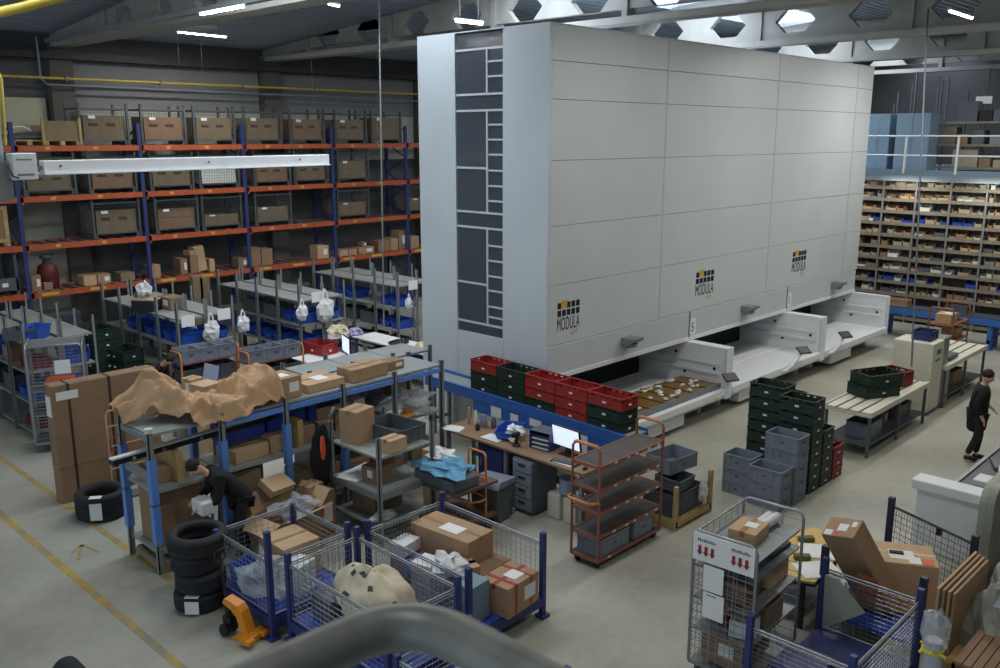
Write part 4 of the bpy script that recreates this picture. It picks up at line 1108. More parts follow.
# patterned sack cage
sk = thing('patterned_sack', 'cream sack with dark printed shapes in the cage behind the hand rail', 'sack', (5.83,7.7,.303))
b = MB(); b.blob((0,0,.36),.38,.6,.4,82,.14,26,16,flat=.9); b.sm = [True]*len(b.sm); b.build('sack_body', M['stone'], sk)
b = MB()
rn = random.Random(9)
bm_ = sk.children[0].data
cands = [p for p in bm_.polygons if p.normal.z > .2]
rn.shuffle(cands)
vs = []
for p in cands[:24]:
    c_ = p.center+p.normal*.004; q = [c_+(bm_.vertices[i].co-p.center)*.8 for i in p.vertices]
    b.add(q, [tuple(range(len(q)))])
b.build('printed_shapes', mat('print_grey',(74,72,68),.8), sk)
MB().blob((5.55,7.35,.5),.18,.3,.28,83,.35,14,9,flat=.7).build('film_heap', M['film'], label='clear film beside the patterned sack', cat='plastic film')
MB().rbox(5.5,8.1,.303,6.1,8.5,.62,.02).build('padded_packet', M['dgrey'], label='grey padded packet behind the patterned sack', cat='packet')
# parcels cage
carton((7.35,7.98,.663), 1.0, .5, .36, 'large carton with a white label on top of the parcels in the right cage', -PI/2+.1, 'card', True, 'o')
carton((7.15,8.25,.303), .8, .6, .355, 'flat brown carton left of the big labelled carton in the right cage', .2, 'cardd', True, '')
carton((7.35,7.5,.303), .75, .5, .355, 'brown carton under the purple taped box in the right cage', .1, 'cardd', True, '')
pt = carton((7.02,7.42,.663), .34, .3, .14, 'small carton with purple tape in the right cage', -.3, 'cardl', True, '')
MB().box(-.172,-.04,-.002,.172,.04,.143).build('purple_tape', mat('purple_tape',(74,48,160),.4), pt)
carton((7.36,6.95,.303), .62, .46, .4, 'carton wrapped with crossed red tape at the open front corner of the right cage', .1, 'card', 'redtape', 'oy')
carton((6.85,8.35,.72), .36, .26, .16, 'white box with a blue stamp at the back of the right cage', .2, 'white', False, '')
carton((6.72,7.75,.303), .3, .3, .55, 'white and blue packet by the left mesh of the right cage', .2, 'white', False, '')
MB().blob((6.85,7.5,.7),.2,.24,.14,85,.35,12,8).build('plastic_bag', M['bag'], label='crumpled white bag in the right cage beside the purple taped box', cat='bag', loc=(0,0,.12))
MB().blob((6.8,7.95,.62),.18,.22,.16,86,.35,12,8).build('plastic_bag', M['blue'], label='crumpled blue bag by the left mesh of the right cage', cat='bag', loc=(0,0,.0))
carton((6.8,7.05,.303), .34, .3, .5, 'pale blue carton at the front left of the right cage', .1, 'paleblue', False, '')
wb = thing('wire_basket', 'small black wire basket at the back of the right cage', 'basket', (6.95,8.5,.9)); b = MB(); b.wires((-.2,-.12,0),(.4,0,0),(0,.24,0),8,5,.003); b.wires((-.2,-.12,0),(.4,0,0),(0,0,.16),8,3,.003); b.wires((-.2,.12,0),(.4,0,0),(0,0,.16),8,3,.003); b.build('wires', M['black'], wb)
pick_bin((5.7,5.6,.303), 'blue bin in the cage below the hand rail', .3, 'blue', .4, .5, .25)
MB().blob((5.85,6.1,.38),.12,.2,.1,87,.3,12,8,flat=.7).build('plastic_bag', M['bag'], label='white bag scrap in the cage below the hand rail', cat='bag')
# ---------------------------------------------------------------- pallet jack
pj = thing('pallet_jack', 'orange pallet jack with a black handle parked by the leftmost cage', 'pallet jack', (4.84,9.3,0), math.radians(196))
b = MB(); b.prism([(.1,.0),(.5,.0),(.62,.02),(.62,.1),(.52,.14),(.38,.46),(.3,.54),(.0,.6),(-.06,.52),(.16,.44),(.26,.36),(.36,.14)],'x',-.1,.1)
b.build('chassis', M['jackyel'], pj)
for s_ in (-.18,.18): MB().rbox(s_-.08,.5,.05,s_+.08,.7,.12,.01).build('fork', M['jackyel'], pj)
MB().box(-.26,.46,.05,.26,.56,.13).build('fork_bridge', M['jackyel'], pj)
for s_ in (-.1,.1): MB().tube([(s_-.04,-.04,.1),(s_+.04,-.04,.1)],.1,16).build('wheel', M['rubber'], pj)
b = MB(); b.tube([(0,-.02,.12),(0,-.02,.42)],.06,10); b.box(-.08,-.1,.2,.08,.08,.3); b.build('pump', M['black'], pj)
b = MB(); b.tube([(0,-.04,.4),(0,-.12,1.12)],.02,8); b.tube([(-.02,-.12,1.1),(-.12,-.13,1.16),(-.12,-.14,1.28),(.12,-.14,1.28),(.12,-.13,1.16),(.02,-.12,1.1)],.015,6); b.build('handle', M['black'], pj)
pj.scale = (.68,.68,.85)

# ================================================================ BLUE CONVEYOR WITH CRATES and the packing desk
CR = math.radians(3.0); C0 = Vector((11.40,8.2,0))
cv = thing('roller_conveyor', 'blue framed conveyor table carrying the row of red and green crates', 'conveyor', C0, -CR)
MB().box(.0,-.1,1.12,.5,5.2,1.19).build('belt', M['shelftop'], cv)
MB().box(-.03,-.1,1.02,.0,5.2,1.215).box(-.035,-.1,1.2,.02,5.2,1.225).build('side_rail', M['convblue'], cv); MB().box(.5,-.1,1.02,.53,5.2,1.24).build('side_rail', M['convblue'], cv)
MB().box(.0,-.13,1.02,.5,-.1,1.2).build('end_rail', M['convblue'], cv)
for y in (.2,2.0,3.6,5.0): MB().box(.02,y-.03,0,.08,y+.03,1.1).box(.42,y-.03,0,.48,y+.03,1.1).box(.02,y-.02,.3,.48,y+.02,.36).build('leg', M['shelf'], cv)
MB().box(-.02,-.1,.8,.0,3.7,1.05).build('front_board', M['convblue'], cv)
MB().box(-.01,1.2,.35,.01,3.75,.82).build('lower_board', M['skirt'], cv)
for y, z, w_, h in ((3.05,.92,.28,.22),(2.55,.85,.2,.28),(2.0,.98,.3,.2),(.9,.86,.3,.3),(-.0,.9,.2,.2)): MB().box(-.026,y-w_/2,z-h/2,-.02,y+w_/2,z+h/2).build('notice', M['label'], cv)
MB().box(-.027,1.02,.95,-.021,1.12,1.05).build('notice', M['filmb'], cv)
cols = [('red','green','green'),('red','red','red'),('green','red','red'),('green','green','green'),('green','green','red')]   # from the near end, bottom to top
pos = ['nearest the copper trolley','second from the copper trolley','middle','second from the far end','at the far end']
mm = Matrix.Translation(C0) @ Matrix.Rotation(-CR,4,'Z')
cols[0] = ('green','green','red')
for s in range(5):
    for k in range(3):
        p = mm @ Vector((.24,.44+.755*s,1.19+.206*k))
        m_ = cols[s][k]
        crate('slot', p, '%s crate, %s of the stack %s on the blue conveyor' % (m_.replace('green','dark green'), ('bottom','middle','top')[k], pos[s]), -CR, 'crates on the blue conveyor', m_, .745, .43, .205)
BEFORE = set(COL.objects)
DK = thing('packing_desk', 'long brown packing desk in front of the blue conveyor', 'desk', (10.5,8.4,0))
W(MB().rbox(10.5,8.4,.71,11.28,11.62,.75,.006), 'desk_top', M['desk'], DK)
for x in (10.58,11.2):
    for y in (8.5,10.1,11.5): W(MB().box(x-.03,y-.03,0,x+.03,y+.03,.71), 'leg', M['shelf'], DK)
W(MB().box(11.17,8.5,.35,11.2,11.5,.5), 'modesty_rail', M['shelf'], DK)
dc = thing('drawer_cabinet', 'grey four drawer cabinet under the brown desk', 'cabinet', (10.88,9.62,0))
MB().rbox(-.3,-.22,.03,.3,.22,.68,.008).build('body', M['dgrey'], dc)
for k in range(4):
    d_ = MB().rbox(-.32,-.2,.06+.155*k,-.3,.2,.2+.155*k,.006).build('drawer', M['grey'], dc); MB().box(-.335,-.07,.14+.155*k,-.32,.07,.165+.155*k).build('handle', M['black'], d_)
dp = thing('blue_cupboard', 'dark blue cupboard under the desk left of the drawer cabinet', 'cupboard', (10.92,10.45,0)); MB().rbox(-.25,-.3,.02,.25,.3,.69,.008).build('body', M['paperblue'], dp); dd = MB().box(-.265,-.28,.05,-.25,.28,.66).build('door', mat('cupboard_blue',(38,48,104),.5), dp); MB().box(-.28,.2,.4,-.265,.23,.5).build('handle', M['steel'], dd)
for i, (x, y, lb) in enumerate(((10.8,9.15,'left'),(10.8,8.82,'right'))):
    cn = thing('canister', '%s white canister on the floor under the desk' % lb, 'canister', (x,y,0)); MB().rbox(-.13,-.13,0,.13,.13,.42,.03).build('body', M['cream'], cn); MB().tube([(0,0,.42),(0,0,.46)],.04,10).build('cap', M['white'], cn)
MB().tube([(10.8,8.95,.465),(10.8,8.95,.74-.03)],.14,20).build('paper_roll', mat('roll_bluegrey',(140,154,176),.8), label='blue grey paper roll standing on the canisters under the desk', cat='paper roll')
pbx = carton((10.8,8.5,0), .3, .25, .5, 'brown carton on the floor under the right end of the desk', .1, 'cardd', True, '')
# things on the desk
mn = thing('monitor', 'lit computer monitor on the brown desk', 'monitor', (11.0,9.12,.751), math.radians(-4))
mx_ = Matrix.Rotation(math.radians(-8),4,'Y')
MB().rbox(-.02,-.3,.12,.02,.3,.48,.008,mx=mx_).build('housing', M['black'], mn); MB().box(-.024,-.285,.14,-.02,.285,.465,mx=mx_).build('screen', M['screen'], mn)
MB().box(-.02,-.05,0,.02,.05,.16).rbox(-.1,-.13,0,.1,.13,.018,.006).build('stand', M['black'], mn)
kb = thing('keyboard', 'black keyboard on the front edge of the brown desk', 'keyboard', (10.68,8.92,.751), math.radians(6)); MB().rbox(-.08,-.24,0,.08,.24,.022,.006).build('body', M['black'], kb)
k_ = MB()
for i in range(5):
    for j in range(14): k_.box(-.065+i*.027,-.22+j*.032,.022,-.043+i*.027,-.195+j*.032,.028)
k_.build('keys', M['dgrey'], kb)
MB().rbox(10.58,8.72,.751,10.64,9.18,.765,.004).build('wrist_pad', M['label'], label='white paper strip in front of the keyboard', cat='paper')
MB().blob((10.68,8.52,.765),.055,.035,.03,91,.02,12,8,flat=.5).build('computer_mouse', M['black'], label='black mouse right of the keyboard', cat='mouse')
lt = thing('letter_tray', 'dark blue stacked letter tray on the brown desk', 'letter tray', (11.0,9.62,.751), .1)
for k in range(4): MB().box(-.16,-.2,.075*k,.16,.2,.075*k+.008).box(-.16,-.2,.075*k,.16,-.19,.075*k+.075).box(-.16,.19,.075*k,.16,.2,.075*k+.075).box(.15,-.2,.075*k,.16,.2,.075*k+.075).build('tray', M['paperblue'], lt); 
MB().box(-.16,-.2,.3,.16,.2,.31).build('top_plate', mat('slate',(84,90,104),.5), lt)
pk = MB()
for k in range(3): pk.box(-.14,-.17,.012+.075*k,.12,.17,.035+.075*k)
pk.build('papers', M['label'], label='white papers inside the letter tray', cat='papers', loc=(11.0,9.62,.751), rot=.1)
pick_bin((10.98,10.4,.751), 'bright blue open bin on the brown desk', -PI/2+.3, 'blue', .34, .5, .2)
MB().blob((10.95,10.25,.9),.13,.16,.1,92,.3,12,8).build('paper_crumple', M['bag'], label='crumpled white paper in the bright blue desk bin', cat='paper')
MB().box(10.62,10.35,.751,10.88,10.75,.755).build('paper_sheet', M['label'], label='white sheets lying on the brown desk left of the blue bin', cat='paper')
sc = thing('hand_scanner', 'black hand scanner on its stand on the brown desk', 'scanner', (10.72,10.0,.751)); MB().lathe([(.07,0),(.07,.02),(.02,.04),(.02,.16)],14).build('stand', M['black'], sc); MB().rbox(-.1,-.035,.16,.06,.035,.24,.015).box(-.02,-.02,.04,.02,.02,.17).build('body', M['black'], sc)
MB().blob((10.78,10.12,.8),.06,.09,.06,93,.3,10,7,flat=.8).build('cloth_scrap', M['stone'], label='beige cloth scrap beside the hand scanner', cat='cloth')
for i, (x, y, h, rr, mm_, lb) in enumerate(((11.05,11.1,.22,.07,'grey','pale blue tape roll standing on the desk'),(11.05,11.3,.26,.03,'white','white spray bottle at the back of the desk'),(11.0,11.42,.3,.03,'wood','tan cardboard tube at the far end of the desk'),(10.85,11.05,.12,.04,'black','small black cup on the desk before the tape roll'),(11.12,10.92,.2,.05,'dgrey','dark tin at the back of the desk'))):
    MB().lathe([(rr*.95,0),(rr,.01),(rr,h*.75),(rr*.6,h*.86),(rr*.6,h)],14).build(('tape_roll','spray_bottle','cardboard_tube','cup','tin')[i], M[mm_], label=lb, cat=('tape','bottle','tube','cup','tin')[i], loc=(x,y,.751))
tx_ = MB()
for i in range(5): tx_.box(-.15+.05*(i % 3),-.1+.04*i,.002*i,.1+.04*(i % 2),.08+.04*i,.002*i+.002)
tx_.build('paper_scraps', M['label'], label='paper scraps at the far corner of the desk', cat='papers', loc=(10.65,11.35,.751), rot=.4)
for o in [q for q in COL.objects if q not in BEFORE and q.parent is None]:
    zs_ = [v.co.z for v in o.data.vertices] if o.data else [0]
    up_ = .25 if (o.location.z+min(zs_) > .6) else 0
    o.location += Vector((-.47,-.48,up_))
dc.scale.z = dp.scale.z = 1.36; dc.location.x -= .12; dp.location.x -= .1
DK.location.z = 0
for o in DK.children:
    if o.name.startswith('desk_top'): o.location.z += .25
    elif o.name.startswith('leg'): o.scale.z = (.71+.25)/.71
# ---------------------------------------------------------------- small cart with copper handle left of the desk
BEFORE = set(COL.objects)
ct = thing('tub_cart', 'small cart with copper push handle left of the brown desk', 'cart', (9.2,9.75,0))
W(MB().box(8.85,9.25,.22,9.75,10.25,.26).box(8.85,9.25,.76,9.75,10.25,.8), 'shelf', mat('cart_brown',(96,72,60),.6), ct)
f = MB()
for y in (9.32,9.7): f.tube([(9.55,y,.2),(9.55,y,1.22)],.018,8)
f.tube([(9.55,9.32,1.22),(9.55,9.36,1.27),(9.55,9.66,1.27),(9.55,9.7,1.22)],.018,8); f.tube([(9.4,9.32,.52),(9.25,9.34,.54),(9.25,9.68,.54),(9.4,9.7,.52),(9.55,9.7,.52)],.02,8); f.tube([(9.55,9.32,.52),(9.4,9.32,.52)],.02,8)
for z in (.85,.55): f.tube([(9.55,9.32,z),(9.55,9.7,z)],.015,6)
W(f, 'push_handle', M['trolleyh'], ct)
for x in (8.95,9.65):
    for y in (9.35,10.15): W(MB().tube([(x,y-.02,.08),(x,y+.02,.08)],.08,12).box(x-.03,y-.03,.08,x+.03,y+.03,.22), 'caster', M['black'], ct)
tub = thing('grey_tub', 'low dark grey tub on the small copper cart', 'tub', (9.15,9.75,.801)); MB().rbox(-.3,-.45,0,.25,.45,.18,.03).build('body', M['dgrey'], tub)
MB().blob((9.1,9.75,1.05),.34,.46,.09,95,.5,20,9,flat=.65).build('film_heap', M['filmb'], label='light blue plastic film heaped on the grey tub', cat='plastic film')
MB().blob((9.3,10.05,1.1),.22,.26,.1,96,.4,14,8,flat=.8).build('plastic_bag', M['bag'], label='white plastic bags behind the blue film', cat='bag')
carton((9.65,10.6,.0), .3,.3,1.0, 'small tan carton under the far end of the desk', 0, 'cardl', False)
gt = thing('waste_bin', 'dark grey wheeled waste bin between the cart and the desk', 'bin', (10.0,9.6,0), .2); MB().prism([(-.22,.04),(.18,.04),(.26,.58),(-.28,.6)],'y',-.25,.25).build('body', M['dgrey'], gt); MB().prism([(-.3,.6),(.28,.58),(.24,.66),(-.2,.7)],'y',-.27,.27).build('lid', M['grey'], gt)
for o in [q for q in COL.objects if q not in BEFORE and q.parent is None]: o.location += Vector((-.42,-.2,0))
# ================================================================ COPPER SHELF TROLLEY
TR = thing('shelf_trolley', 'tall copper coloured trolley with five dark shelves at the end of the brown desk', 'trolley', (9.28,7.05,0))
tx0, tx1, ty0, ty1 = 9.28, 10.82, 7.05, 7.53
for z in (.14,.5,.86,1.2,1.54):
    W(MB().box(tx0,ty0,z-.015,tx1,ty1,z+.008), 'shelf', M['board'], TR)
    W(MB().box(tx0-.015,ty0-.015,z-.03,tx1+.015,ty0+.012,z+.016).box(tx0-.015,ty1-.012,z-.03,tx1+.015,ty1+.015,z+.016).box(tx0-.015,ty0,z-.03,tx0+.012,ty1,z+.016).box(tx1-.012,ty0,z-.03,tx1+.015,ty1,z+.016), 'shelf_edge', M['trolley'], TR)
    t_ = MB()
    for x in ((9.6,9.9,10.1,10.4,10.65) if z > .2 else (9.5,)): t_.box(x,ty0-.018,z-.022,x+.07,ty0-.015,z+.006)
    W(t_, 'shelf_label', M['label'], TR)
for x in (tx0,tx1):
    f = MB(); f.tube([(x,ty0,.12),(x,ty0,1.76),(x,ty0+.04,1.83),(x,ty1-.04,1.83),(x,ty1,1.76),(x,ty1,.12)],.02,8); W(f, 'end_frame', M['trolley'], TR)
    f = MB(); f.tube([(x,ty0+.03,1.81),(x,ty0+.06,1.835),(x,ty1-.06,1.835),(x,ty1-.03,1.81)],.024,8); W(f, 'top_grip', M['trolleyh'], TR)
f = MB(); f.tube([(tx0,ty0,1.02),(tx0-.1,ty0+.02,1.03),(tx0-.14,ty0+.06,1.03),(tx0-.14,ty1-.06,1.03),(tx0-.1,ty1-.02,1.03),(tx0,ty1,1.02)],.024,8); W(f, 'push_handle', M['trolleyh'], TR)
for x in (tx0+.08,tx1-.08):
    for y in (ty0+.06,ty1-.06): W(MB().tube([(x,y-.02,.06),(x,y+.02,.06)],.06,12).box(x-.025,y-.035,.05,x+.025,y+.035,.12), 'caster', M['black'], TR)
crate('klt', (9.72,7.29,.152), 'grey crate at the handle end of the copper trolley bottom shelf', PI/2, None, 'grey', .7, .42, .27)
crate('klt', (10.42,7.29,.152), 'grey crate in the middle of the copper trolley bottom shelf', PI/2, None, 'grey', .45, .42, .3)
# ---------------------------------------------------------------- wooden collar pallet with grey crates
PL = thing('corner_post_pallet', 'low wooden corner post pallet right of the copper trolley', 'pallet', (11.15,7.0,0))
W(MB().box(11.15,7.0,.1,12.2,7.75,.14).box(11.15,7.0,0,11.25,7.75,.1).box(12.1,7.0,0,12.2,7.75,.1).box(11.15,6.97,.05,12.2,7.0,.14), 'base', M['wood'], PL)
for x in (11.17,12.18):
    for y in (7.0,7.73): W(MB().box(x-.035,y-.03,.0,x+.035,y+.03,.72), 'post', M['wood'], PL)
W(MB().wires((11.2,7.0,.14),(.95,0,0),(0,0,.42),16,8,.003).wires((11.17,7.03,.14),(0,.68,0),(0,0,.42),12,8,.003), 'mesh_side', M['dgrey'], PL)
crate('klt', (11.68,7.38,.142), 'dark grey crate filling the wooden corner post pallet', PI/2, None, 'dgrey', .85, .6, .36)
crate('klt', (11.55,7.3,.56), 'tilted grey crate on top of the wooden corner post pallet', PI/2+.2, None, 'dgrey', .62, .42, .18).rotation_euler = (.1,-.12,PI/2+.15)
crate('klt', (11.78,7.5,.76), 'light grey open crate topmost on the wooden corner post pallet', PI/2-.1, None, 'grey', .7, .5, .24)
MB().blob((12.0,7.02,.42),.12,.05,.2,97,.4,10,8).build('film_scrap', M['bag'], label='crumpled clear wrap hanging on the wooden corner post pallet', cat='plastic film')
# ---------------------------------------------------------------- floor stacks of crates
def stack(kind, m, x, y, n, w, d, h, where, colr, group):
    for k in range(n):
        crate(kind, (x+d/2, y+w/2, k*(h+.002)), '%s crate, %s from the floor in the %s' % (colr, ORD[k], where), 0, group, m, w, d, h)
stack('klt','grey',13.1,6.78,3,.52,.4,.232,'left low stack of grey crates','grey','grey crate stacks')
stack('klt','grey',12.93,6.15,3,.58,.4,.225,'near low stack of grey crates','grey','grey crate stacks')
stack('klt','grey',13.36,6.1,5,.58,.4,.23,'tall stack of grey crates','grey','grey crate stacks')
stack('slot','green',13.95,6.14,8,.62,.42,.205,'tall right stack of dark green crates','dark green','dark green crate stacks')
stack('slot','green',14.25,6.84,8,.66,.44,.21,'tall left stack of dark green crates','dark green','dark green crate stacks')
stack('slot','green',14.72,6.84,7,.66,.44,.205,'stack behind the tall left one','dark green','dark green crate stacks')
stack('slot','green',14.42,6.14,5,.62,.42,.205,'short right stack of dark green crates','dark green','dark green crate stacks')
stack('slot','dred',14.9,6.14,3,.62,.42,.2,'low stack behind the green crates','dark red','red crate stack')
# ================================================================ ROLLER TABLES AND CREAM CABINET on the right
def roller_table(label, x0, x1, y0, y1, z):
    r = thing('roller_table', label, 'table', (x0,y0,0))
    n = 4
    for k in range(n): a = y0+(y1-y0)*k/n; W(MB().box(x0,a+.015,z-.05,x1,a+(y1-y0)/n-.035,z), 'slat', M['cream'], r)
    W(MB().box(x0,y0-.02,z-.09,x1,y0+.02,z+.015).box(x0,y1-.02,z-.09,x1,y1+.02,z+.015).box(x0-.01,y0,z-.09,x0+.03,y1,z-.05).box(x1-.03,y0,z-.09,x1+.01,y1,z-.05), 'rail', M['cream'], r)
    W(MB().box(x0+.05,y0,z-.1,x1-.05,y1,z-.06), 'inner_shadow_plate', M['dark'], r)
    for x in (x0+.05,(x0+x1)/2,x1-.05):
        for y in (y0+.03,y1-.03): W(MB().box(x-.025,y-.025,0,x+.025,y+.025,z-.06), 'leg', M['dgrey'], r)
    W(MB().box(x0+.03,y0+.02,.22,x1-.03,y1-.02,.25), 'lower_shelf', M['dgrey'], r)
    return r
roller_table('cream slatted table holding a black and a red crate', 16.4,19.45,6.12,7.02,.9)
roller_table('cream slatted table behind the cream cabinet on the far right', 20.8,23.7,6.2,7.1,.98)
crate('slot', (17.75,6.62,.915), 'lower black crate on the cream slatted table', PI/2-.45, None, 'green', .85, .56, .23)
crate('slot', (17.8,6.6,1.147), 'upper black crate on the cream slatted table', PI/2-.42, None, 'green', .85, .56, .23)
crate('slot', (18.62,6.7,.915), 'red crate on the cream slatted table', PI/2-.3, None, 'dred', 1.0, .56, .3)
crate('klt', (17.1,6.5,.252), 'grey crate under the cream slatted table', PI/2, None, 'grey', .62, .45, .3)
carton((17.9,6.6,.252), .5, .4, .3, 'carton on the lower shelf of the cream slatted table', .1, 'cardg', True, 'y')
crate('klt', (18.7,6.55,.252), 'dark crate at the right on the lower shelf of the cream slatted table', PI/2, None, 'dgrey', .7, .5, .3)
cb = thing('cream_cabinet', 'tall cream cabinet between the two slatted tables', 'cabinet', (20.0,6.25,0))
W(MB().rbox(19.95,6.25,.08,20.65,7.1,1.62,.02), 'body', M['cream'], cb); W(MB().box(19.98,6.3,0,20.6,7.05,.08), 'plinth', M['dgrey'], cb)
W(MB().box(20.68,6.3,.95,21.15,6.75,1.58).box(20.66,6.28,1.58,21.2,6.8,1.62), 'side_housing', M['steel'], cb)
W(MB().box(20.2,6.24,1.35,20.45,6.25,1.45).box(20.15,6.24,1.2,20.42,6.25,1.24), 'plate', M['dgrey'], cb)
W(MB().box(20.7,6.25,.1,21.2,6.32,.92), 'side_panel', M['shelf'], cb)
bn = crate('klt', (20.4,6.6,1.622), 'dark blue crate on top of the cream cabinet', PI/2, None, 'paperblue', .5, .4, .2)
dk_ = MB(); dk_.rbox(-.3,-.2,0,.3,.2,.1,.02); dk_.build('device', M['dgrey'], label='dark grey device on the far slatted table beside the cabinet', cat='device', loc=(21.6,6.5,.995))
carton((22.3,6.6,.252), .6, .45, .35, 'grey box on the lower shelf of the far slatted table', 0, 'cardg', False)
# far copper picking cart near the blue conveyor
pc = thing('picking_cart', 'copper picking cart with cartons near the far blue conveyor', 'cart', (25.3,7.5,0))
f = MB()
for x in (24.6,25.9):
    f.tube([(x,7.3,.1),(x,7.3,1.5),(x,7.35,1.6),(x,7.85,1.6),(x,7.9,1.5),(x,7.9,.1)],.025,6)
for z in (.2,.7,1.15): f.box(24.6,7.3,z-.02,25.9,7.9,z+.01)
W(f, 'frame', M['trolley'], pc)
carton((25.0,7.6,1.165), .5, .4, .25, 'white topped carton on the far copper picking cart', 0, 'cardl', False, 'o')
carton((25.6,7.6,.715), .5, .4, .25, 'carton on the middle shelf of the far copper picking cart', 0, 'card', False)
MB().blob((25.6,7.6,1.25),.25,.2,.1,98,.3,12,8,flat=.7).build('dark_sack', M['dgrey'], label='dark sack on the far copper picking cart', cat='sack')
fc = thing('belt_conveyor', 'long blue conveyor in front of the far picking shelves', 'conveyor', (27.6,6,0))
W(MB().box(27.55,-2,.72,28.35,16,.9), 'side_rail', M['convblue'], fc); W(MB().box(27.6,-2,.9,28.3,16,.93), 'belt', mat('belt_dark',(56,64,80),.6), fc)
for y in (1,4,7.2,10.2,13.4): W(MB().box(27.6,y-.06,0,27.72,y+.06,.72).box(28.2,y-.06,0,28.3,y+.06,.72).box(27.6,y-.04,.2,28.3,y+.04,.3), 'leg', M['convblue'], fc)
for i, (y, m_) in enumerate(((10.8,'paperblue'),(9.9,'card'),(8.2,'dgrey'),(6.6,'cardg'))):
    crate('klt', (27.95,y,.932), ('dark blue','tan','dark grey','dull brown')[i]+' tote on the far blue conveyor', 0, None, m_, .6, .4, .2)
# ================================================================ MIDDLE BENCHES AND CARTS
def bench(label, x0, x1, y0, y1, z, m='white', name='workbench'):
    r = thing(name, label, 'workbench', (x0,y0,0))
    W(MB().rbox(x0,y0,z-.04,x1,y1,z,.006), 'bench_top', M[m], r)
    for x in (x0+.06,x1-.06):
        for y in (y0+.06,y1-.06): W(MB().box(x-.03,y-.03,0,x+.03,y+.03,z-.04), 'leg', M['shelf'], r)
    W(MB().box(x0+.05,y0+.05,.3,x1-.05,y1-.05,.33), 'lower_shelf', M['shelf'], r)
    W(MB().box(x1-.03,y0+.05,.33,x1,y1-.05,z-.06), 'back_board', M['deckblue'], r)
    return r
bench('white workbench with a red crate and monitor behind the packing shelving', 11.25,12.4,14.9,17.75,.9)
bench('white workbench with a black cushion between the shelving and the white tower', 13.6,14.35,15.3,18.5,.92)
bench('cluttered dark workbench behind the crumpled packing paper', 7.8,9.7,15.2,16.9,.9, 'dgrey')
crate('slot', G(320,353,.91)+Vector((.05,.05,0)), 'red crate on the end of the white workbench', .1, None, 'red', .72, .5, .26)
mo = thing('monitor', 'monitor with a pale lit screen on the white workbench', 'monitor', G(347,357,.902), -.35)
MB().rbox(-.02,-.3,.1,.02,.3,.5,.008).build('housing', M['black'], mo); MB().box(-.024,-.285,.12,-.02,.285,.485).build('screen', M['screen'], mo); MB().box(-.02,-.05,0,.02,.05,.12).rbox(-.1,-.13,0,.1,.13,.018,.006).build('stand', M['black'], mo)
kb2 = thing('keyboard', 'black keyboard on the white workbench', 'keyboard', G(342,363,.902), .1); MB().rbox(-.08,-.24,0,.08,.24,.022,.006).build('body', M['black'], kb2)
k_ = MB()
for i in range(5):
    for j in range(14): k_.box(-.065+i*.027,-.22+j*.032,.022,-.043+i*.027,-.195+j*.032,.028)
k_.build('keys', M['dgrey'], kb2)
MB().blob((13.95,17.0,.96),.3,.22,.05,101,.1,16,8,flat=.7).build('cushion', M['black'], label='flat black cushion on the white bench near the tower', cat='cushion')
MB().blob((13.95,15.9,.955),.3,.4,.16,102,.3,14,9,flat=.8).build('paper_heap', M['stone'], label='heap of beige packing paper on the white bench near the tower', cat='paper')
hp_ = Vector((12.75,17.9,0))
MB().blob((0,0,1.2),.3,.3,.22,103,.3,14,9,flat=.8).build('paper_heap', M['stone'], label='beige crumpled paper above the red bench crate', cat='paper', loc=hp_)
wb_ = crate('klt', hp_, 'grey waste crate with beige paper behind the red bench crate', .1, None, 'grey', .6, .6, .95)
MB().blob((13.0,17.5,1.25),.16,.2,.14,104,.25,12,8,flat=.8).build('plastic_bag', mat('striped_bag',(150,146,186),.5,noise=.5,scale=16), label='violet and white striped bag beside the beige paper', cat='bag')
sbn = thing('striped_bag_post', 'grey stand holding the violet striped bag', 'stand', (13.0,17.5,0)); MB().box(-.03,-.03,0,.03,.03,1.12).box(-.2,-.2,0,.2,.2,.03).build('post', M['dgrey'], sbn)
def bin_cart(label, cx, cy, rot, labels):
    r = thing('picking_cart', label, 'cart', (cx,cy,0), rot)
    f = MB()
    for x in (-.68,.68): f.tube([(x,-.25,.1),(x,-.25,1.38),(x,-.2,1.46),(x,.2,1.46),(x,.25,1.38),(x,.25,.1)],.022,8)
    f.build('end_frame', M['trolleyh'] , r)
    for z in (.2,.75,1.22): MB().box(-.68,-.25,z-.03,.68,.25,z).build('shelf', M['trolley'], r)
    for x in (-.6,.6):
        for y in (-.2,.2): MB().tube([(x,y-.02,.06),(x,y+.02,.06)],.06,12).box(x-.025,y-.03,.06,x+.025,y+.03,.17).build('caster', M['black'], r)
    mm = Matrix.Translation((cx,cy,0)) @ Matrix.Rotation(rot,4,'Z')
    for i in range(3):
        crate('klt', mm @ Vector((-.43+.43*i,0,1.222)), labels % ('left','middle','right')[i], rot, 'grey bins on the picking carts', 'grey', .46, .415, .28)
        crate('klt', mm @ Vector((-.43+.43*i,0,.752)), labels.replace('upper','lower') % ('left','middle','right')[i], rot, 'grey bins on the picking carts', 'dgrey', .46, .41, .3)
C1_, C2_ = G(204,345,1.5), G(270,345,1.5)
bin_cart('copper picking cart with grey bins at the end of the second grey shelving', C1_.x,C1_.y,0,'%s upper grey bin on the picking cart by the second grey shelving')
bin_cart('copper picking cart with grey bins at the end of the third grey shelving', C2_.x,C2_.y,0,'%s upper grey bin on the picking cart behind the red tub')
RT_ = G(275,375,.86); RT_.z = 0
crate('slot', RT_, 'lower red tub crate behind the packing shelving', PI/2-.2, None, 'red', 1.1, .7, .45)
crate('slot', RT_+Vector((0,0,.452)), 'upper red tub crate behind the packing shelving', PI/2-.2, None, 'red', 1.1, .7, .4)
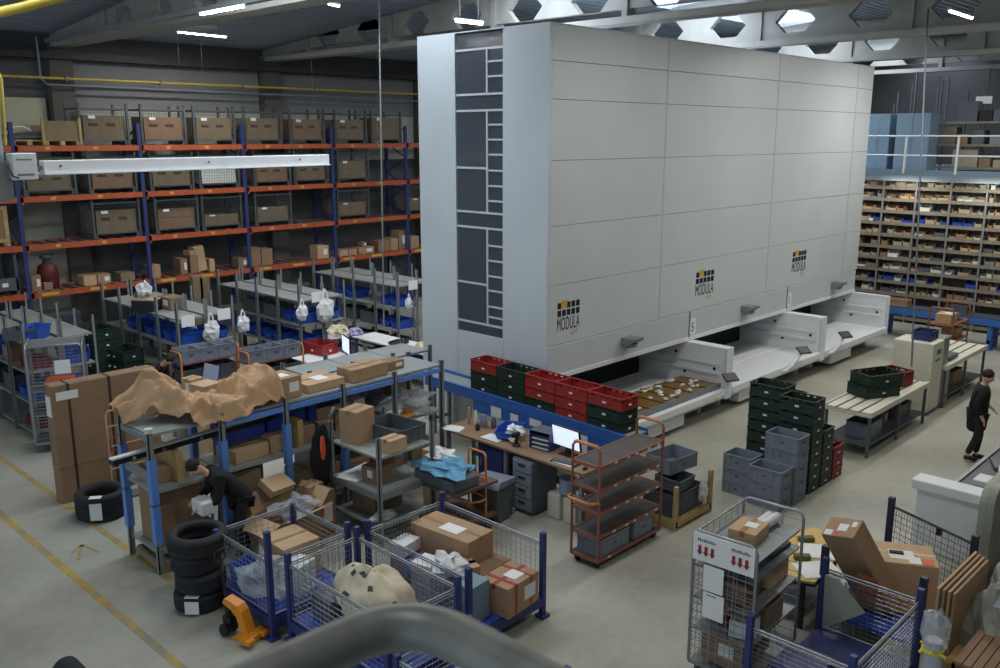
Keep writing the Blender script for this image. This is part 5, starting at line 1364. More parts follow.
crate('klt', (9.3,15.95,.902), 'grey tub on the cluttered dark workbench', .1, None, 'dgrey', .7, .5, .3)
lp = thing('laptop', 'laptop with a blue grey screen on the cluttered dark workbench', 'laptop', G(203,384,.902), .1)
MB().rbox(-.17,-.24,0,.17,.24,.02,.005).build('base', M['dgrey'], lp); MB().rbox(-.012,-.25,0,.012,.25,.36,.006,mx=Matrix.Translation((.17,0,.02)) @ Matrix.Rotation(.2,4,'Y')).build('lid', mat('laptop_lid',(150,156,178),.4,emit=.15,noise=0), lp)
b = MB()
for i in range(7): b.box(-.25+.06*(i % 4),-.2+.05*i,.004*i,.1+.05*(i % 3),.02+.05*i,.004*i+.003)
b.build('paper_sheets', M['label'], label='loose white papers on the cluttered dark workbench', cat='papers', loc=(9.0,16.25,.903), rot=.4)
MB().blob((8.25,16.2,1.0),.2,.25,.12,105,.3,12,8,flat=.8).build('cloth_pile', M['stone'], label='pale cloth pile on the cluttered dark workbench', cat='cloth')
carton((7.3,14.3,0), .4, .4, 1.75, 'tall tan carton standing behind the crumpled packing paper', .2, 'cardl', False)
carton((8.05,16.3,.902), .3, .3, .42, 'tan and white carton left of the laptop', .2, 'cardl', True, 'x')
wk = thing('wheelie_chair', 'black office chair by the white tower end', 'chair', (14.9,16.5,0), .5)
MB().rbox(-.25,-.25,.45,.25,.25,.53,.03).build('seat', M['cloth'], wk); MB().rbox(.2,-.24,.55,.28,.24,1.15,.04).build('backrest', M['cloth'], wk); MB().tube([(0,0,.1),(0,0,.45)],.03,8).build('column', M['dgrey'], wk)
for i in range(5): a = 2*PI*i/5; MB().tube([(0,0,.1),(.28*math.cos(a),.28*math.sin(a),.06)],.02,6).lathe([(.03,0),(.03,.06)],8,mx=Matrix.Translation((.28*math.cos(a),.28*math.sin(a),0))).build('leg', M['black'], wk)
# ================================================================ RIGHT FOREGROUND
rr = roll_cage('galvanised roll cage with a white sign on its end, right foreground', (8.63,4.43,0), math.radians(3), 1.2, .74, 1.8, (.25,.62,1.0,1.38,1.6))
sg = MB(); sg.box(-.635,-.36,1.47,-.623,.36,1.79)
sgo = sg.build('sign_board', M['label'], rr)
a_ = MB()
for cy in (-.2,.2):
    for k in (-1,0,1):
        y = cy+k*.075
        a_.box(-.639,y-.018,1.57,-.635,y+.018,1.65); a_.prism([(y-.034,1.58),(y,1.535),(y+.034,1.58)],'x',-.639,-.635)
a_.build('red_arrows', mat('arrow_red',(150,40,44),.6), sgo)
a_ = MB()
for cy in (-.2,.2):
    for k in range(9): a_.box(-.639,cy-.11+k*.025,1.7,-.635,cy-.095+k*.025,1.73 if k % 3 else 1.72)
a_.build('printed_words', M['dgrey'], sgo)
MB().box(-.632,-.02,1.14,-.625,.22,1.44).build('paper_sheet', M['label'], rr); MB().box(-.634,-.04,.82,-.625,.21,1.12).build('paper_sheet', M['label'], rr)
MB().box(-.636,.05,1.09,-.634,.17,1.1).build('printed_line', M['dgrey'], rr)
f = MB()
for k in range(16): f.tube([(-.6,-.36,.3+.09*k),(-.6,.36,.3+.09*k)],.004,4)
for k in range(8): f.tube([(-.6,-.36+.1*k,.25),(-.6,-.36+.1*k,1.6)],.004,4)
f.build('end_grille', M['zinc'], rr)
carton((8.62,4.44,1.603), .42, .32, .14, 'tan carton with a white label on the top shelf of the signed roll cage', .12, 'cardl', True, 'o')
b = MB(); b.tube([(-.2,0,.06),(.2,.0,.06)],.06,10); b.tube([(-.15,.08,.05),(.22,.1,.05)],.05,10)
b.build('paper_rolls', M['white'], label='white paper rolls at the far end of the signed roll cage top shelf', cat='paper rolls', loc=(9.02,4.4,1.603))
MB().box(8.75,4.2,1.383,9.2,4.65,1.42).build('slate_board', M['dgrey'], label='dark slate board on the second shelf of the signed roll cage', cat='board')
carton((8.95,4.45,1.003), .5, .5, .22, 'long tan carton on the middle shelf of the signed roll cage', .05, 'cardl', False, '')
carton((8.4,4.42,1.003), .45, .4, .24, 'brown carton behind the paper sheets of the signed roll cage', .1, 'cardd', True, '')
carton((8.3,4.25,.623), .3, .26, .2, 'white box on the lower shelf of the signed roll cage', .2, 'white', False, '')
carton((8.45,4.6,.623), .3, .26, .16, 'red and white box on the lower shelf of the signed roll cage', -.1, 'redtape', False, '')
carton((8.75,4.3,.623), .4, .36, .25, 'grey carton on the lower shelf of the signed roll cage', 0, 'cardg', False, '')
carton((8.45,4.42,.255), .7, .5, .32, 'wide brown carton at the bottom of the signed roll cage', .05, 'cardd', True, 'x')
MB().blob((8.25,4.55,.9),.18,.2,.09,111,.4,12,8).build('plastic_bag', M['film'], label='clear plastic bag in the signed roll cage', cat='bag', loc=(0,0,.0))
# yellow topped table
yt = thing('yellow_table', 'small table with a yellow board top beside the signed roll cage', 'table', (10.2,4.6,0), math.radians(-30))
yt.rotation_euler = (0,0,0)
W(MB().prism([(9.62,4.32),(9.72,4.1),(11.1,4.25),(11.2,4.8),(10.6,5.0),(9.9,4.85)],'z',.72,.75), 'table_top', M['yellowtop'], yt)
W(MB().prism([(9.61,4.31),(9.71,4.09),(11.11,4.24),(11.21,4.81),(10.6,5.01),(9.89,4.86)],'z',.69,.72), 'edge', M['black'], yt)
for x, y in ((9.85,4.3),(11.0,4.4),(10.9,4.8),(10.0,4.75)): W(MB().box(x-.025,y-.025,0,x+.025,y+.025,.69), 'leg', M['black'], yt)
W(MB().box(9.85,4.3,.2,11.0,4.8,.22), 'lower_shelf', M['dgrey'], yt)
for p, rz, lb in ((G(820,552,.755),.5,'upper'),(G(818,570,.755),.9,'lower')):
    MB().box(-.2,-.26,0,.2,.26,.006).box(-.18,-.24,.006,.21,.25,.01).build('paper_sheets', M['label'], label='%s white sheets hanging over the yellow table' % lb, cat='papers', loc=p, rot=rz)
for p, rz, lb in ((G(806,541,.755),.2,'far'),(G(802,559,.755),.0,'near')): 
    MB().box(-.1,-.045,0,.1,.045,.06).build('green_block', M['greentag'], label='%s green block on the yellow table' % lb, cat='block', loc=p, rot=rz-.9)
# cages on the right
cage('dark blue wire cage trolley holding a blue tray in the right foreground', 7.78, 2.85, 9.55, 3.92, 'lrf', .3, 1.06, 1.2, m='cable', n=15, deckm='paperblue')
MB().rbox(8.7,3.2,.303,9.3,3.75,.36,.02).build('storage_tray', M['paperblue'], label='dark blue tray lying at the back of the right cage trolley', cat='tray')
MB().rbox(8.0,3.3,.303,8.55,3.8,.62,.03).build('blue_lid_box', M['paperblue'], label='dark blue box at the near end of the right cage trolley', cat='box')
pn = thing('leaning_panel', 'pale green panel leaning inside the right cage trolley', 'panel', (9.5,3.75,.3)); W(MB().prism([(3.4,.72),(3.86,.34),(3.88,1.02),(3.74,1.02)],'x',9.46,9.5), 'panel', M['bigpale'], pn)
# far cage with dark net panel
ec = thing('net_cage', 'dark blue cage trolley with a black net panel behind the leaning carton', 'cage trolley', (9.9,2.95,0))
W(MB().box(9.95,2.95,.25,11.5,4.15,.3), 'deck', M['deckblue'], ec)
pA, pB = Vector((11.9,4.05,0)), Vector((11.4,2.85,0))
for p in (pA,pB,Vector((9.95,4.1,0)),Vector((9.95,2.95,0))): W(MB().rbox(p.x-.04,p.y-.04,0,p.x+.04,p.y+.04,1.2 if p.x > 11 else 1.15,.008), 'post', mat('post_navy',(34,38,62),.5), ec)
d_ = pB-pA
nw = MB(); L = d_.length
for i in range(15): q = pA+d_*(i/14); nw.tube([(q.x,q.y,.32),(q.x,q.y,1.06)],.004,4)
for k in range(10): nw.tube([(pA.x,pA.y,.32+.082*k),(pB.x,pB.y,.32+.082*k)],.004,4)
for i in range(0,14):
    for k in range(0,9,2):
        q = pA+d_*((i+.5)/14); nw.tube([(q.x,q.y,.32+.082*k),(q.x,q.y,.32+.082*(k+1))],.003,3)
nw.tube([(pA.x,pA.y,1.08),(pB.x,pB.y,1.08)],.014,6)
W(nw, 'net_panel', M['black'], ec)
q = pA+d_*.6; W(MB().box(q.x-.03,q.y-.03,.98,q.x+.03,q.y+.03,1.08), 'latch', M['black'], ec)
# tilted long carton and open carton in it
tl = thing('long_carton', 'long carton standing tilted out of the net cage, end up', 'box', (10.55,3.92,.5))
T_, B_2 = G(842,527,1.5), G(882,602,.42)
ax_ = (T_-B_2); Lc = ax_.length; zx = ax_.normalized(); yx = (Vector((0,1,.0))-zx*zx.y).normalized(); xx_ = yx.cross(zx)
tl.location = B_2
mx_ = Matrix(((xx_.x,yx.x,zx.x,0),(xx_.y,yx.y,zx.y,0),(xx_.z,yx.z,zx.z,0),(0,0,0,1)))
MB().rbox(-.15,-.21,0,.15,.21,Lc,.012,mx=mx_).build('body', M['card'], tl)
MB().box(-.06,-.08,Lc,.05,.04,Lc+.003,mx=mx_).build('label', M['label'], tl); MB().box(-.14,.08,Lc,-.06,.18,Lc+.003,mx=mx_).build('label', M['label'], tl); MB().box(.02,-.17,Lc,.1,-.11,Lc+.003,mx=mx_).build('label', M['label'], tl)
MB().box(-.12,-.0,Lc,-.07,.05,Lc+.004,mx=mx_).build('orange_mark', M['orangered'], tl)
bc = carton((10.75,3.55,.303), .9, .6, .66, 'wide carton with taped labels lying before the net panel', math.radians(-62), 'cardl', True, 'o')
MB().box(-.42,-.28,.66,-.26,-.05,.666).box(.12,-.28,.662,.26,-.1,.667).build('white_label', M['label'], bc); MB().box(.27,-.28,.662,.4,-.12,.668).build('orange_label', M['orangered'], bc); MB().box(-.08,-.06,.66,.08,.0,.69).build('hand_hole', mat('slot_brown',(70,50,36),.8), bc)
MB().box(-.15,-.12,-.002,.15,.12,.002).build('red_label', mat('brick_red',(128,72,56),.7), label='brick red label sheet behind the right cage mesh', cat='label', loc=(9.62,3.45,.95), rot=Euler((0,PI/2,0)))
# white counter and green-grey panel, dark bench at the right edge
wc_ = thing('white_counter', 'white counter with a thick top rail before the right edge', 'counter', (13.13,3.2,0))
W(MB().rbox(13.15,3.12,.0,13.3,4.14,.96,.01), 'front_board', M['white'], wc_); W(MB().rbox(13.05,3.08,.95,13.4,4.2,1.1,.02), 'top_rail', M['white'], wc_)
dbn = thing('dark_bench', 'dark bench with metal edge and white trays at the right edge', 'bench', (13.6,2.4,0))
W(MB().rbox(13.5,1.6,.84,17.2,3.82,.9,.01), 'bench_top', mat('bench_slate',(74,78,82),.5), dbn); W(MB().box(13.5,3.79,.83,17.2,3.85,.93), 'edge_rail', M['steel'], dbn)
for x in (13.6,15.4,17.1): W(MB().box(x-.04,3.65,0,x+.04,3.75,.84), 'leg', M['dgrey'], dbn)
for i, (x, y, w_, h, m_) in enumerate(((14.1,3.45,.35,.1,'white'),(14.7,3.3,.3,.12,'white'),(15.1,3.5,.5,.06,'dgrey'),(15.8,3.4,.45,.12,'cardd'),(15.3,3.0,.4,.1,'steel'),(14.4,2.95,.4,.08,'shelf'))):
    MB().rbox(-w_/2,-.17,0,w_/2,.17,h,.015).build('parts_tray', M[m_], label=('white tray nearest the counter on the dark bench','second white tray on the dark bench','flat dark tray on the dark bench','brown carton tray at the far end of the dark bench','steel tray on the dark bench','pale grey tray on the dark bench')[i], cat='tray', loc=(x,y,.901), rot=.2*i)
gp = thing('tall_panel', 'tall green grey board with rounded top corner standing at the right edge', 'board', (12.9,3.05,0))
pts = [(12.3,.3),(13.9,.3),(13.9,1.5)]+[(12.55+.25*math.cos(a), 1.25+.25*math.sin(a)) for a in [PI/2+PI/2*k/6 for k in range(7)]]+[(12.3,1.25)]
W(MB().prism(pts,'y',3.0,3.08), 'board', M['bigpale'], gp); W(MB().prism(pts,'y',2.9,2.998), 'pad', M['tarp'], gp)
W(MB().box(12.5,2.8,0,13.7,3.05,.3), 'foot', M['dgrey'], gp)
# stacked boards, tarpaulin, wrapped roll, slatted crate
fb = thing('folded_cartons', 'stack of folded cartons standing on edge by the green grey board', 'cartons', (10.95,2.75,.0))
fA, fB = G(937,588,1.12), G(975,551,1.12)
fd = (fB-fA).normalized(); fn_ = Vector((fd.y,-fd.x,0))
for k in range(4):
    m_ = MB(); p0 = fA+fn_*(.045*k)+fd*.04*k; p1 = fB+fn_*(.045*k)
    zt = 1.12-.02*k; q_ = []
    for (p, z) in ((p0,.3),(p1,.3),(p1,zt),(p0,zt)): q_.append(Vector((p.x,p.y,z)))
    m_.add(q_+[v+fn_*.028 for v in q_], [(0,1,2,3),(4,5,6,7),(0,1,5,4),(1,2,6,5),(2,3,7,6),(3,0,4,7)])
    W(m_, 'folded_carton', M['card' if k % 2 else 'cardl'], fb)
W(MB().box(min(fA.x,fB.x)-.02,2.3,0,max(fA.x,fB.x)+.02,2.86,.3), 'pallet_base', M['wood'], fb)
tp = thing('tarpaulin_bundle', 'grey green tarpaulin bundle slumped at the right edge', 'tarpaulin', (10.55,2.2,-.1))
b = MB(); b.blob((0,0,.42),.5,.42,.72,121,.22,22,14,flat=.6); b.blob((.35,.1,.85),.4,.24,.32,122,.35,18,10); W_ = b.build('tarpaulin', M['tarp'], tp)
MB().blob((-.15,-.28,1.0),.1,.06,.06,123,.2,10,7).build('knot', M['film'], tp)
MB().blob((10.2,1.95,1.05),.28,.24,.24,124,.35,14,9).build('film_bundle', M['film'], label='clear plastic bundle on the right edge above the slatted crate', cat='plastic film')
sc_ = thing('slatted_crate', 'brown slatted crate with a yellow tag in the bottom right corner', 'crate', (9.9,1.95,0))
for k in range(10): o = MB().box(-.6,-.45+.09*k,.62,.75,-.45+.09*k+.078,.65).build('slat', M['cardd'], sc_)
MB().box(-.6,-.45,.1,-.57,.45,.62).box(-.6,-.45,.1,.75,-.42,.62).box(-.6,.42,.1,.75,.45,.62).box(.72,-.45,.1,.75,.45,.62).build('side_board', mat('crate_side',(110,84,64),.8), sc_)
MB().box(-.6,-.45,0,-.45,.45,.1).box(.6,-.45,0,.75,.45,.1).build('skid', M['wood'], sc_)
MB().box(.15,-.16,.652,.33,.02,.656).build('yellow_tag', M['tagyel'], sc_)
wr = thing('wrapped_roll', 'roll wrapped in clear film and tied with yellow tape at the bottom right', 'roll', (8.95,2.5,0))
MB().tube([(0,0,.0),(0,0,1.0)],.085,14).build('roll', M['white'], wr)
b = MB(); b.blob((0,0,1.12),.14,.14,.2,131,.2,14,10); b.tube([(0,0,.05),(0,0,.98)],[.14,.1],12); b.build('film_wrap', M['film'], wr)
b = MB(); b.tube([(0,0,.87),(0,0,.91)],.11,12)
for k in range(6): a = 2*PI*k/6; b.tube([(.09*math.cos(a),.09*math.sin(a),.89),(.14*math.cos(a+.3),.14*math.sin(a+.3),.86+.05*(k % 2))],.016,5)
b.build('yellow_tape', M['tagyel'], wr)
# black thing at the lower left corner
bt = thing('black_roller', 'black rounded roller end in the lower left corner', 'roller', (3.05,9.75,0)); MB().tube([(0,0,.15),(.0,-.5,.15)],.15,20).build('roller', M['rubber'], bt); MB().box(-.04,-.5,0,.04,0,.16).build('bracket', M['dgrey'], bt)

# ================================================================ HAND RAIL of the gallery
pts = [Vector((-.35,.86,5.5)), Vector((.37,.68,5.5)), Vector((.485,.651,5.5))]
def fillet(a, c, b, r0, n=8):
    u = (a-c).normalized(); v = (b-c).normalized(); p, q = c+u*r0, c+v*r0
    return [p*(1-t)**2+c*2*t*(1-t)+q*t*t for t in [i/n for i in range(n+1)]]
A_, C_, B_ = Vector((-.55,.88,5.5)), Vector((.56,.675,5.5)), Vector((.56,-.9,5.5))
A_ = Vector((.36,.68,5.5)); dA = (A_-C_).normalized(); A_ = C_+dA*1.6
B2 = Vector((.56,.44,5.5)); dB = (B2-C_).normalized(); B_ = C_+dB*1.6
path = [A_]+fillet(A_, C_, B_, .085)+[B_]
hr = thing('hand_rail', 'thick grey tubular hand rail bending across the bottom foreground', 'hand rail', (C_.x,C_.y,5.5))
W(MB().tube(path, .0245, 24), 'rail_tube', M['pipe'], hr)
for p in (C_+dA*1.3, C_+dB*1.3): W(MB().tube([(p.x,p.y,4.4),(p.x,p.y,5.5)], .02, 12), 'rail_post', M['pipe'], hr)

# ================================================================ FAR PICKING SHELVES AND MEZZANINE
SX = 30.0
structure(MB().box(29.6,-4,4.62,41,19,4.86), 'floor_mezzanine', mat('mezz_edge',(120,134,143),.5,noise=.04))
for y in (14.6,12.2,9.8,7.4): structure(MB().box(30.9,y-.08,0,31.06,y+.08,4.62), 'mezzanine_column', M['steel'])
gr = thing('guard_rail', 'white guard rail along the far mezzanine edge', 'guard rail', (29.7,10,4.86))
for z in (5.42,6.02): W(MB().tube([(29.7,-2,z),(29.7,19,z)],.03,8), 'rail', M['white'], gr)
W(MB().box(29.68,-2,4.86,29.71,19,4.98), 'kick_board', M['paleblue'], gr)
for k in range(9): y = 4.58+1.55*k; W(MB().box(29.67,y-.03,4.86,29.73,y+.03,6.02), 'post', M['white'], gr)
py_ = [7.3+1.04*k for k in range(7)]
NL = 12; ZL = [.15+.385*k for k in range(NL)]
for k in range(len(py_)-1):
    ya_, yb_ = py_[k], py_[k+1]
    sh_ = thing('picking_shelving', 'tall grey picking shelving under the mezzanine, bay %s from the right edge' % ('one','two','three','four','five','six','seven')[k], 'shelving', (SX,ya_,0), 0, 'picking shelving under the mezzanine')
    for y in ((ya_,yb_) if k == len(py_)-2 else (ya_,)):
        W(MB().box(SX-.03,y-.025,0,SX+.03,y+.025,4.6).box(SX+.5,y-.02,0,SX+.55,y+.02,4.6), 'post', M['shelf'], sh_)
    for z in ZL: W(MB().box(SX,ya_+.02,z-.02,SX+.55,yb_-.02,z).box(SX-.012,ya_+.02,z-.06,SX,yb_-.02,z+.05), 'shelf', mat('pick_shelf',(128,120,106),.6), sh_)
    W(MB().box(SX+.54,ya_,0,SX+.56,yb_,4.6), 'back_sheet', mat('pick_back',(104,98,90),.8), sh_)
rn = random.Random(77)
PM = {}
def pick_box(m_, w_, h, d=.42, front='card'):
    key = (m_, round(w_,2), round(h,2))
    if key not in PM:
        b = MB(); t = .01
        b.box(0,-w_/2,0,.012,w_/2,h*.62); b.box(d-.012,-w_/2,0,d,w_/2,h); b.box(0,-w_/2,0,d,w_/2,.01)
        for s in (-1,1): y = s*(w_/2-t/2); b.prism([(0,0),(d,0),(d,h),(.12,h),(0,h*.62)],'y',y-t/2,y+t/2)
        b.box(.02,-w_/2+.02,.01,d-.02,w_/2-.02,h*.5); b.box(-.003,-w_*.2,h*.2,0,w_*.2,h*.38)
        PM[key] = b
    return key
PME = {}
ntot = 0
lvname = ['lowest']+['%s' % o for o in ORD[1:11]]+['top']
for li, z in enumerate(ZL):
    for k in range(5):
        if li < 2: continue
        y = py_[k]+.05; end = py_[k+1]-.05
        blue_row = li in (3,8) 
        idx = 0
        while y < end-.12 and ntot < 290:
            w_ = rn.choice((.16,.2,.24,.3,.34)); h = rn.choice((.14,.18,.22,.28))
            if y+w_ > end: w_ = round(end-y,2)
            if w_ < .1: break
            if rn.random() < .05: y += w_; continue
            r_ = rn.random()
            if blue_row and r_ < .45: m_ = 'deckblue'
            elif li in (4,5,7) and r_ < .3: m_ = rn.choice(('label','cream','cardl'))
            else: m_ = rn.choice(('cardp','cardd','card','cardp','shelf','cardl','cardp','cream','label' if r_ < .5 else 'cardp','dred' if r_ < .3 else 'cardp','dgrey'))
            w_ = round(w_,2); key = pick_box(m_, w_, h)
            lb = 'small %s box on the %s shelf from the floor, far picking shelving bay %s' % ({'deckblue':'blue','label':'white','cream':'cream','cardl':'tan','cardg':'dull brown','cardd':'brown','card':'light brown','dgrey':'dark grey','shelf':'grey','dred':'red','cardp':'beige'}[m_], lvname[li] if li else 'lowest', ('one','two','three','four','five','six','seven')[k])
            lb = lb.replace('the lowest shelf from the floor','the lowest shelf').replace('the top shelf from the floor','the top shelf')
            if key in PME: o = link(PME[key], 'picking_box', None, lb, 'box', lb, None, (SX+.03,y+w_/2,z+.002))
            else: o = PM[key].build('picking_box', M[m_], label=lb, cat='box', group=lb, loc=(SX+.03,y+w_/2,z+.002)); PME[key] = o.data
            y += w_+.015; ntot += 1; idx += 1
# upper deck: pale blue cabinets, racks with cartons
for i, (ya_, yb_) in enumerate(((GX(889,140,32.2).y,GX(868,140,32.2).y),(GX(929,140,32.2).y,GX(895,140,32.2).y))):
    c_ = thing('pale_cabinet', ('narrow','wide')[i]+' pale blue cabinet on the mezzanine beside the white tower', 'cabinet', (32.2,(ya_+yb_)/2,4.86))
    MB().rbox(0,-(yb_-ya_)/2,.02,.9,(yb_-ya_)/2,1.9,.01).build('body', M['paleblue'], c_)
    for s in (-1,1): dd = MB().box(-.015,s*(yb_-ya_)/4-(yb_-ya_)/4+.015,.06,0,s*(yb_-ya_)/4+(yb_-ya_)/4-.015,1.92).build('door', mat('pale_door',(118,140,154),.45,noise=.02), c_); MB().box(-.03,s*.06-.012,.9,-.015,s*.06+.012,1.1).build('handle', M['steel'], dd)
for i, (y0, y1, lb) in enumerate(((5.6,GX(933,140,33).y,'right'),)):
    ur = thing('pallet_rack', 'dark rack with cartons on the mezzanine behind the white guard rail', 'rack', (33.0,y0,4.86))
    for y in (y0,(y0+y1)/2,y1):
        W(MB().box(32.97,y-.04,4.86,33.03,y+.04,8.0).box(33.9,y-.04,4.86,33.96,y+.04,8.0), 'post', M['dgrey'], ur)
    for z in (5.0,5.75,6.5):
        W(MB().box(32.98,y0,z-.07,34.0,y1,z), 'shelf', mat('upper_shelf',(130,122,100),.7), ur)
    ti = 0
    for z in (5.0,5.75,6.5):
        y = y0+.1
        while y < y1-.4:
            w_ = rn.uniform(.3,.8); h = rn.uniform(.2,.6) if z < 6.4 else rn.uniform(.3,.75); m_ = rn.choice(('cardp','cardg','dgrey','shelf','cardd','cardp') if z < 6.4 else ('black','dgrey','black','shelf'))
            if y+w_ > y1-.05: break
            carton((33.35,y+w_/2,z+.002), .6, w_, h, '%s %s box from the right on the %s shelf of the mezzanine rack' % (ORD[ti % 18], {'cardg':'dull brown','dgrey':'dark grey','black':'black','cardd':'brown','shelf':'grey','cardp':'beige'}[m_], {5.0:'bottom',5.75:'middle',6.5:'top'}[z]), 0, m_, False, '', 'boxes on the mezzanine rack')
            y += w_+rn.uniform(.03,.2); ti += 1
        ti = 0
for k in range(10):
    y = 5.8+.8*k+(.1*(k % 3)); h = 1.0+.35*(k % 3)
    MB().tube([(34.6,y,4.86),(34.6,y,6.6+h)],.035,6).tube([(34.6,y+.12,4.86),(34.6,y+.12,6.2+h)],.03,6).build('standing_rail', M['dgrey'], label='%s pair of thin rails from the right standing behind the mezzanine rack' % ORD[k], cat='rails', group='thin rails on the mezzanine')
sgn = GX(984,100,33.5); MB().box(33.48,sgn.y-.25,sgn.z-.12,33.5,sgn.y+.25,sgn.z+.12).build('white_sign', M['label'], label='small white sign hanging at the far right above the mezzanine', cat='sign'); 
MB().tube([(33.49,sgn.y,sgn.z+.12),(33.49,sgn.y,roof_z(sgn.y))],.01,4).build('sign_wire', M['steel'], label='wire carrying the small white sign above the mezzanine', cat='wire')
# ================================================================ PEOPLE
def skin_obj(name, verts, edges, radii, m, parent=None, sub=2, mods=True):
    me = bpy.data.meshes.new(name); me.from_pydata([tuple(v) for v in verts], edges, []); me.update()
    o = bpy.data.objects.new(name, me); COL.objects.link(o)
    sk_ = o.modifiers.new('skin', 'SKIN'); sk_.use_smooth_shade = True
    sv = me.skin_vertices[0].data
    for i, r in enumerate(radii): sv[i].radius = r if isinstance(r, tuple) else (r, r)
    sv[0].use_root = True
    ss = o.modifiers.new('sub', 'SUBSURF'); ss.levels = sub; ss.render_levels = sub
    dg = bpy.context.evaluated_depsgraph_get(); m2 = bpy.data.meshes.new_from_object(o.evaluated_get(dg))
    bpy.data.objects.remove(o); m2.materials.clear(); m2.materials.append(m)
    for p in m2.polygons: p.use_smooth = True; p.material_index = 0
    return link(m2, name, parent)
def person(label, loc, rot, J, hair=True, coat_len=.12, boots='black', coat='cloth'):
    """J: joint name -> local position; one continuous body, with hair, jacket, trousers and shoes as children"""
    V = []; E_ = []; R_ = []
    def add(p, r, par=None):
        V.append(Vector(p)); R_.append(r)
        if par is not None: E_.append((par, len(V)-1))
        return len(V)-1
    j = {k: Vector(v) for k, v in J.items()}
    pel = add(j['pelvis'], (.13,.09))
    sp = add(j['spine'], (.12,.08), pel); ch = add(j['chest'], (.14,.085), sp); nk = add(j['neck'], .055, ch)
    hdir = (j['head']-j['neck']).normalized()
    h0 = add(j['neck']+hdir*.07, .062, nk); h1 = add(j['head']+hdir*.02, (.083,.096), h0); h2 = add(j['head']+hdir*.1, (.08,.09), h1); h3 = add(j['head']+hdir*.16, .05, h2)
    f = j['face'].normalized(); n0 = add(j['head']+f*.085-hdir*.0, .022, h1); n1 = add(j['head']+f*.118-hdir*.012, .012, n0)
    side = hdir.cross(f).normalized()
    for s in (-1,1): e0 = add(j['head']+side*s*.085, .02, h1); add(j['head']+side*s*.1+hdir*.02, .012, e0)
    for s in ('l','r'):
        a = add(j['sh_'+s], .05, ch); b = add(j['el_'+s], .038, a); c = add(j['wr_'+s], .03, b)
        d = (j['wr_'+s]-j['el_'+s]).normalized(); si = d.cross(Vector((0,0,1)));  si = si.normalized() if si.length > .1 else Vector((0,1,0))
        up = si.cross(d)
        pm = add(j['wr_'+s]+d*.07, (.036,.02), c)
        for q, (o_, L) in enumerate(((-.03,.075),(-.01,.088),(.01,.082),(.03,.065))):
            k0 = add(j['wr_'+s]+d*.1+si*o_, .0095, pm); k1 = add(j['wr_'+s]+d*(.1+L*.55)+si*o_*1.1-up*.012, .0085, k0); add(j['wr_'+s]+d*(.1+L*.9)+si*o_*1.1-up*.035, .0075, k1)
        t0 = add(j['wr_'+s]+d*.05+si*.045-up*.01, .011, pm); add(j['wr_'+s]+d*.09+si*.06-up*.025, .009, t0)
    for s in ('l','r'):
        a = add(j['hip_'+s], .085, pel); b = add(j['kn_'+s], .058, a); c = add(j['an_'+s], .038, b); add(j['toe_'+s], .03, c)
    root = skin_obj('person', V, E_, R_, M['skin']); root.location = loc; root.rotation_euler = (0,0,rot)
    tag(root, label, 'person')
    # jacket
    V2 = [j['pelvis']-(j['spine']-j['pelvis']).normalized()*coat_len, j['pelvis'], j['spine'], j['chest'], j['chest'].lerp(j['neck'],.7), j['chest'].lerp(j['neck'],.98)]
    R2 = [(.19,.16),(.19,.16),(.18,.15),(.21,.16),(.13,.12),(.075,.075)]; E2 = [(0,1),(1,2),(2,3),(3,4),(4,5)]
    for s in ('l','r'):
        n = len(V2); V2 += [j['sh_'+s], j['sh_'+s].lerp(j['el_'+s],.5), j['el_'+s], j['wr_'+s]-(j['wr_'+s]-j['el_'+s]).normalized()*.03]; R2 += [.1,.078,.068,.052]; E2 += [(3,n),(n,n+1),(n+1,n+2),(n+2,n+3)]
    skin_obj('jacket', V2, E2, R2, M[coat], root)
    V3 = [j['pelvis']]; R3 = [(.165,.13)]; E3 = []
    for s in ('l','r'):
        n = len(V3); V3 += [j['hip_'+s], j['hip_'+s].lerp(j['kn_'+s],.5), j['kn_'+s], j['an_'+s]+Vector((0,0,.03))]; R3 += [.102,.088,.072,.06]; E3 += [(0,n),(n,n+1),(n+1,n+2),(n+2,n+3)]
    skin_obj('trousers', V3, E3, R3, M['trousers'], root)
    for s in ('l','r'):
        d = (j['toe_'+s]-j['an_'+s]); d.z = 0
        V4 = [j['an_'+s]-d.normalized()*.06+Vector((0,0,-.03)), j['an_'+s]+d*.4+Vector((0,0,-.03)), j['toe_'+s]+d.normalized()*.04]; skin_obj('shoe', V4, [(0,1),(1,2)], [.05,.05,.036], M[boots], root)
    if hair:
        hp = j['head']+hdir*.095-f*.022
        b = MB(); b.blob((0,0,0),.1,.1,.1,5,.08,14,9); o = b.build('hair', M['hair'], root, loc=hp)
    eb = MB()
    for s in (-1,1): c = j['head']+f*.088+side*s*.032+hdir*.03; eb.blob(tuple(c),.012,.012,.012,1,0,8,6)
    eb.build('eye', M['white'], root)
    mb_ = MB(); c = j['head']+f*.092-hdir*.045; mb_.bar(c-side*.022, c+side*.022, .008, .008); mb_.build('mouth', M['redtape'], root)
    return root
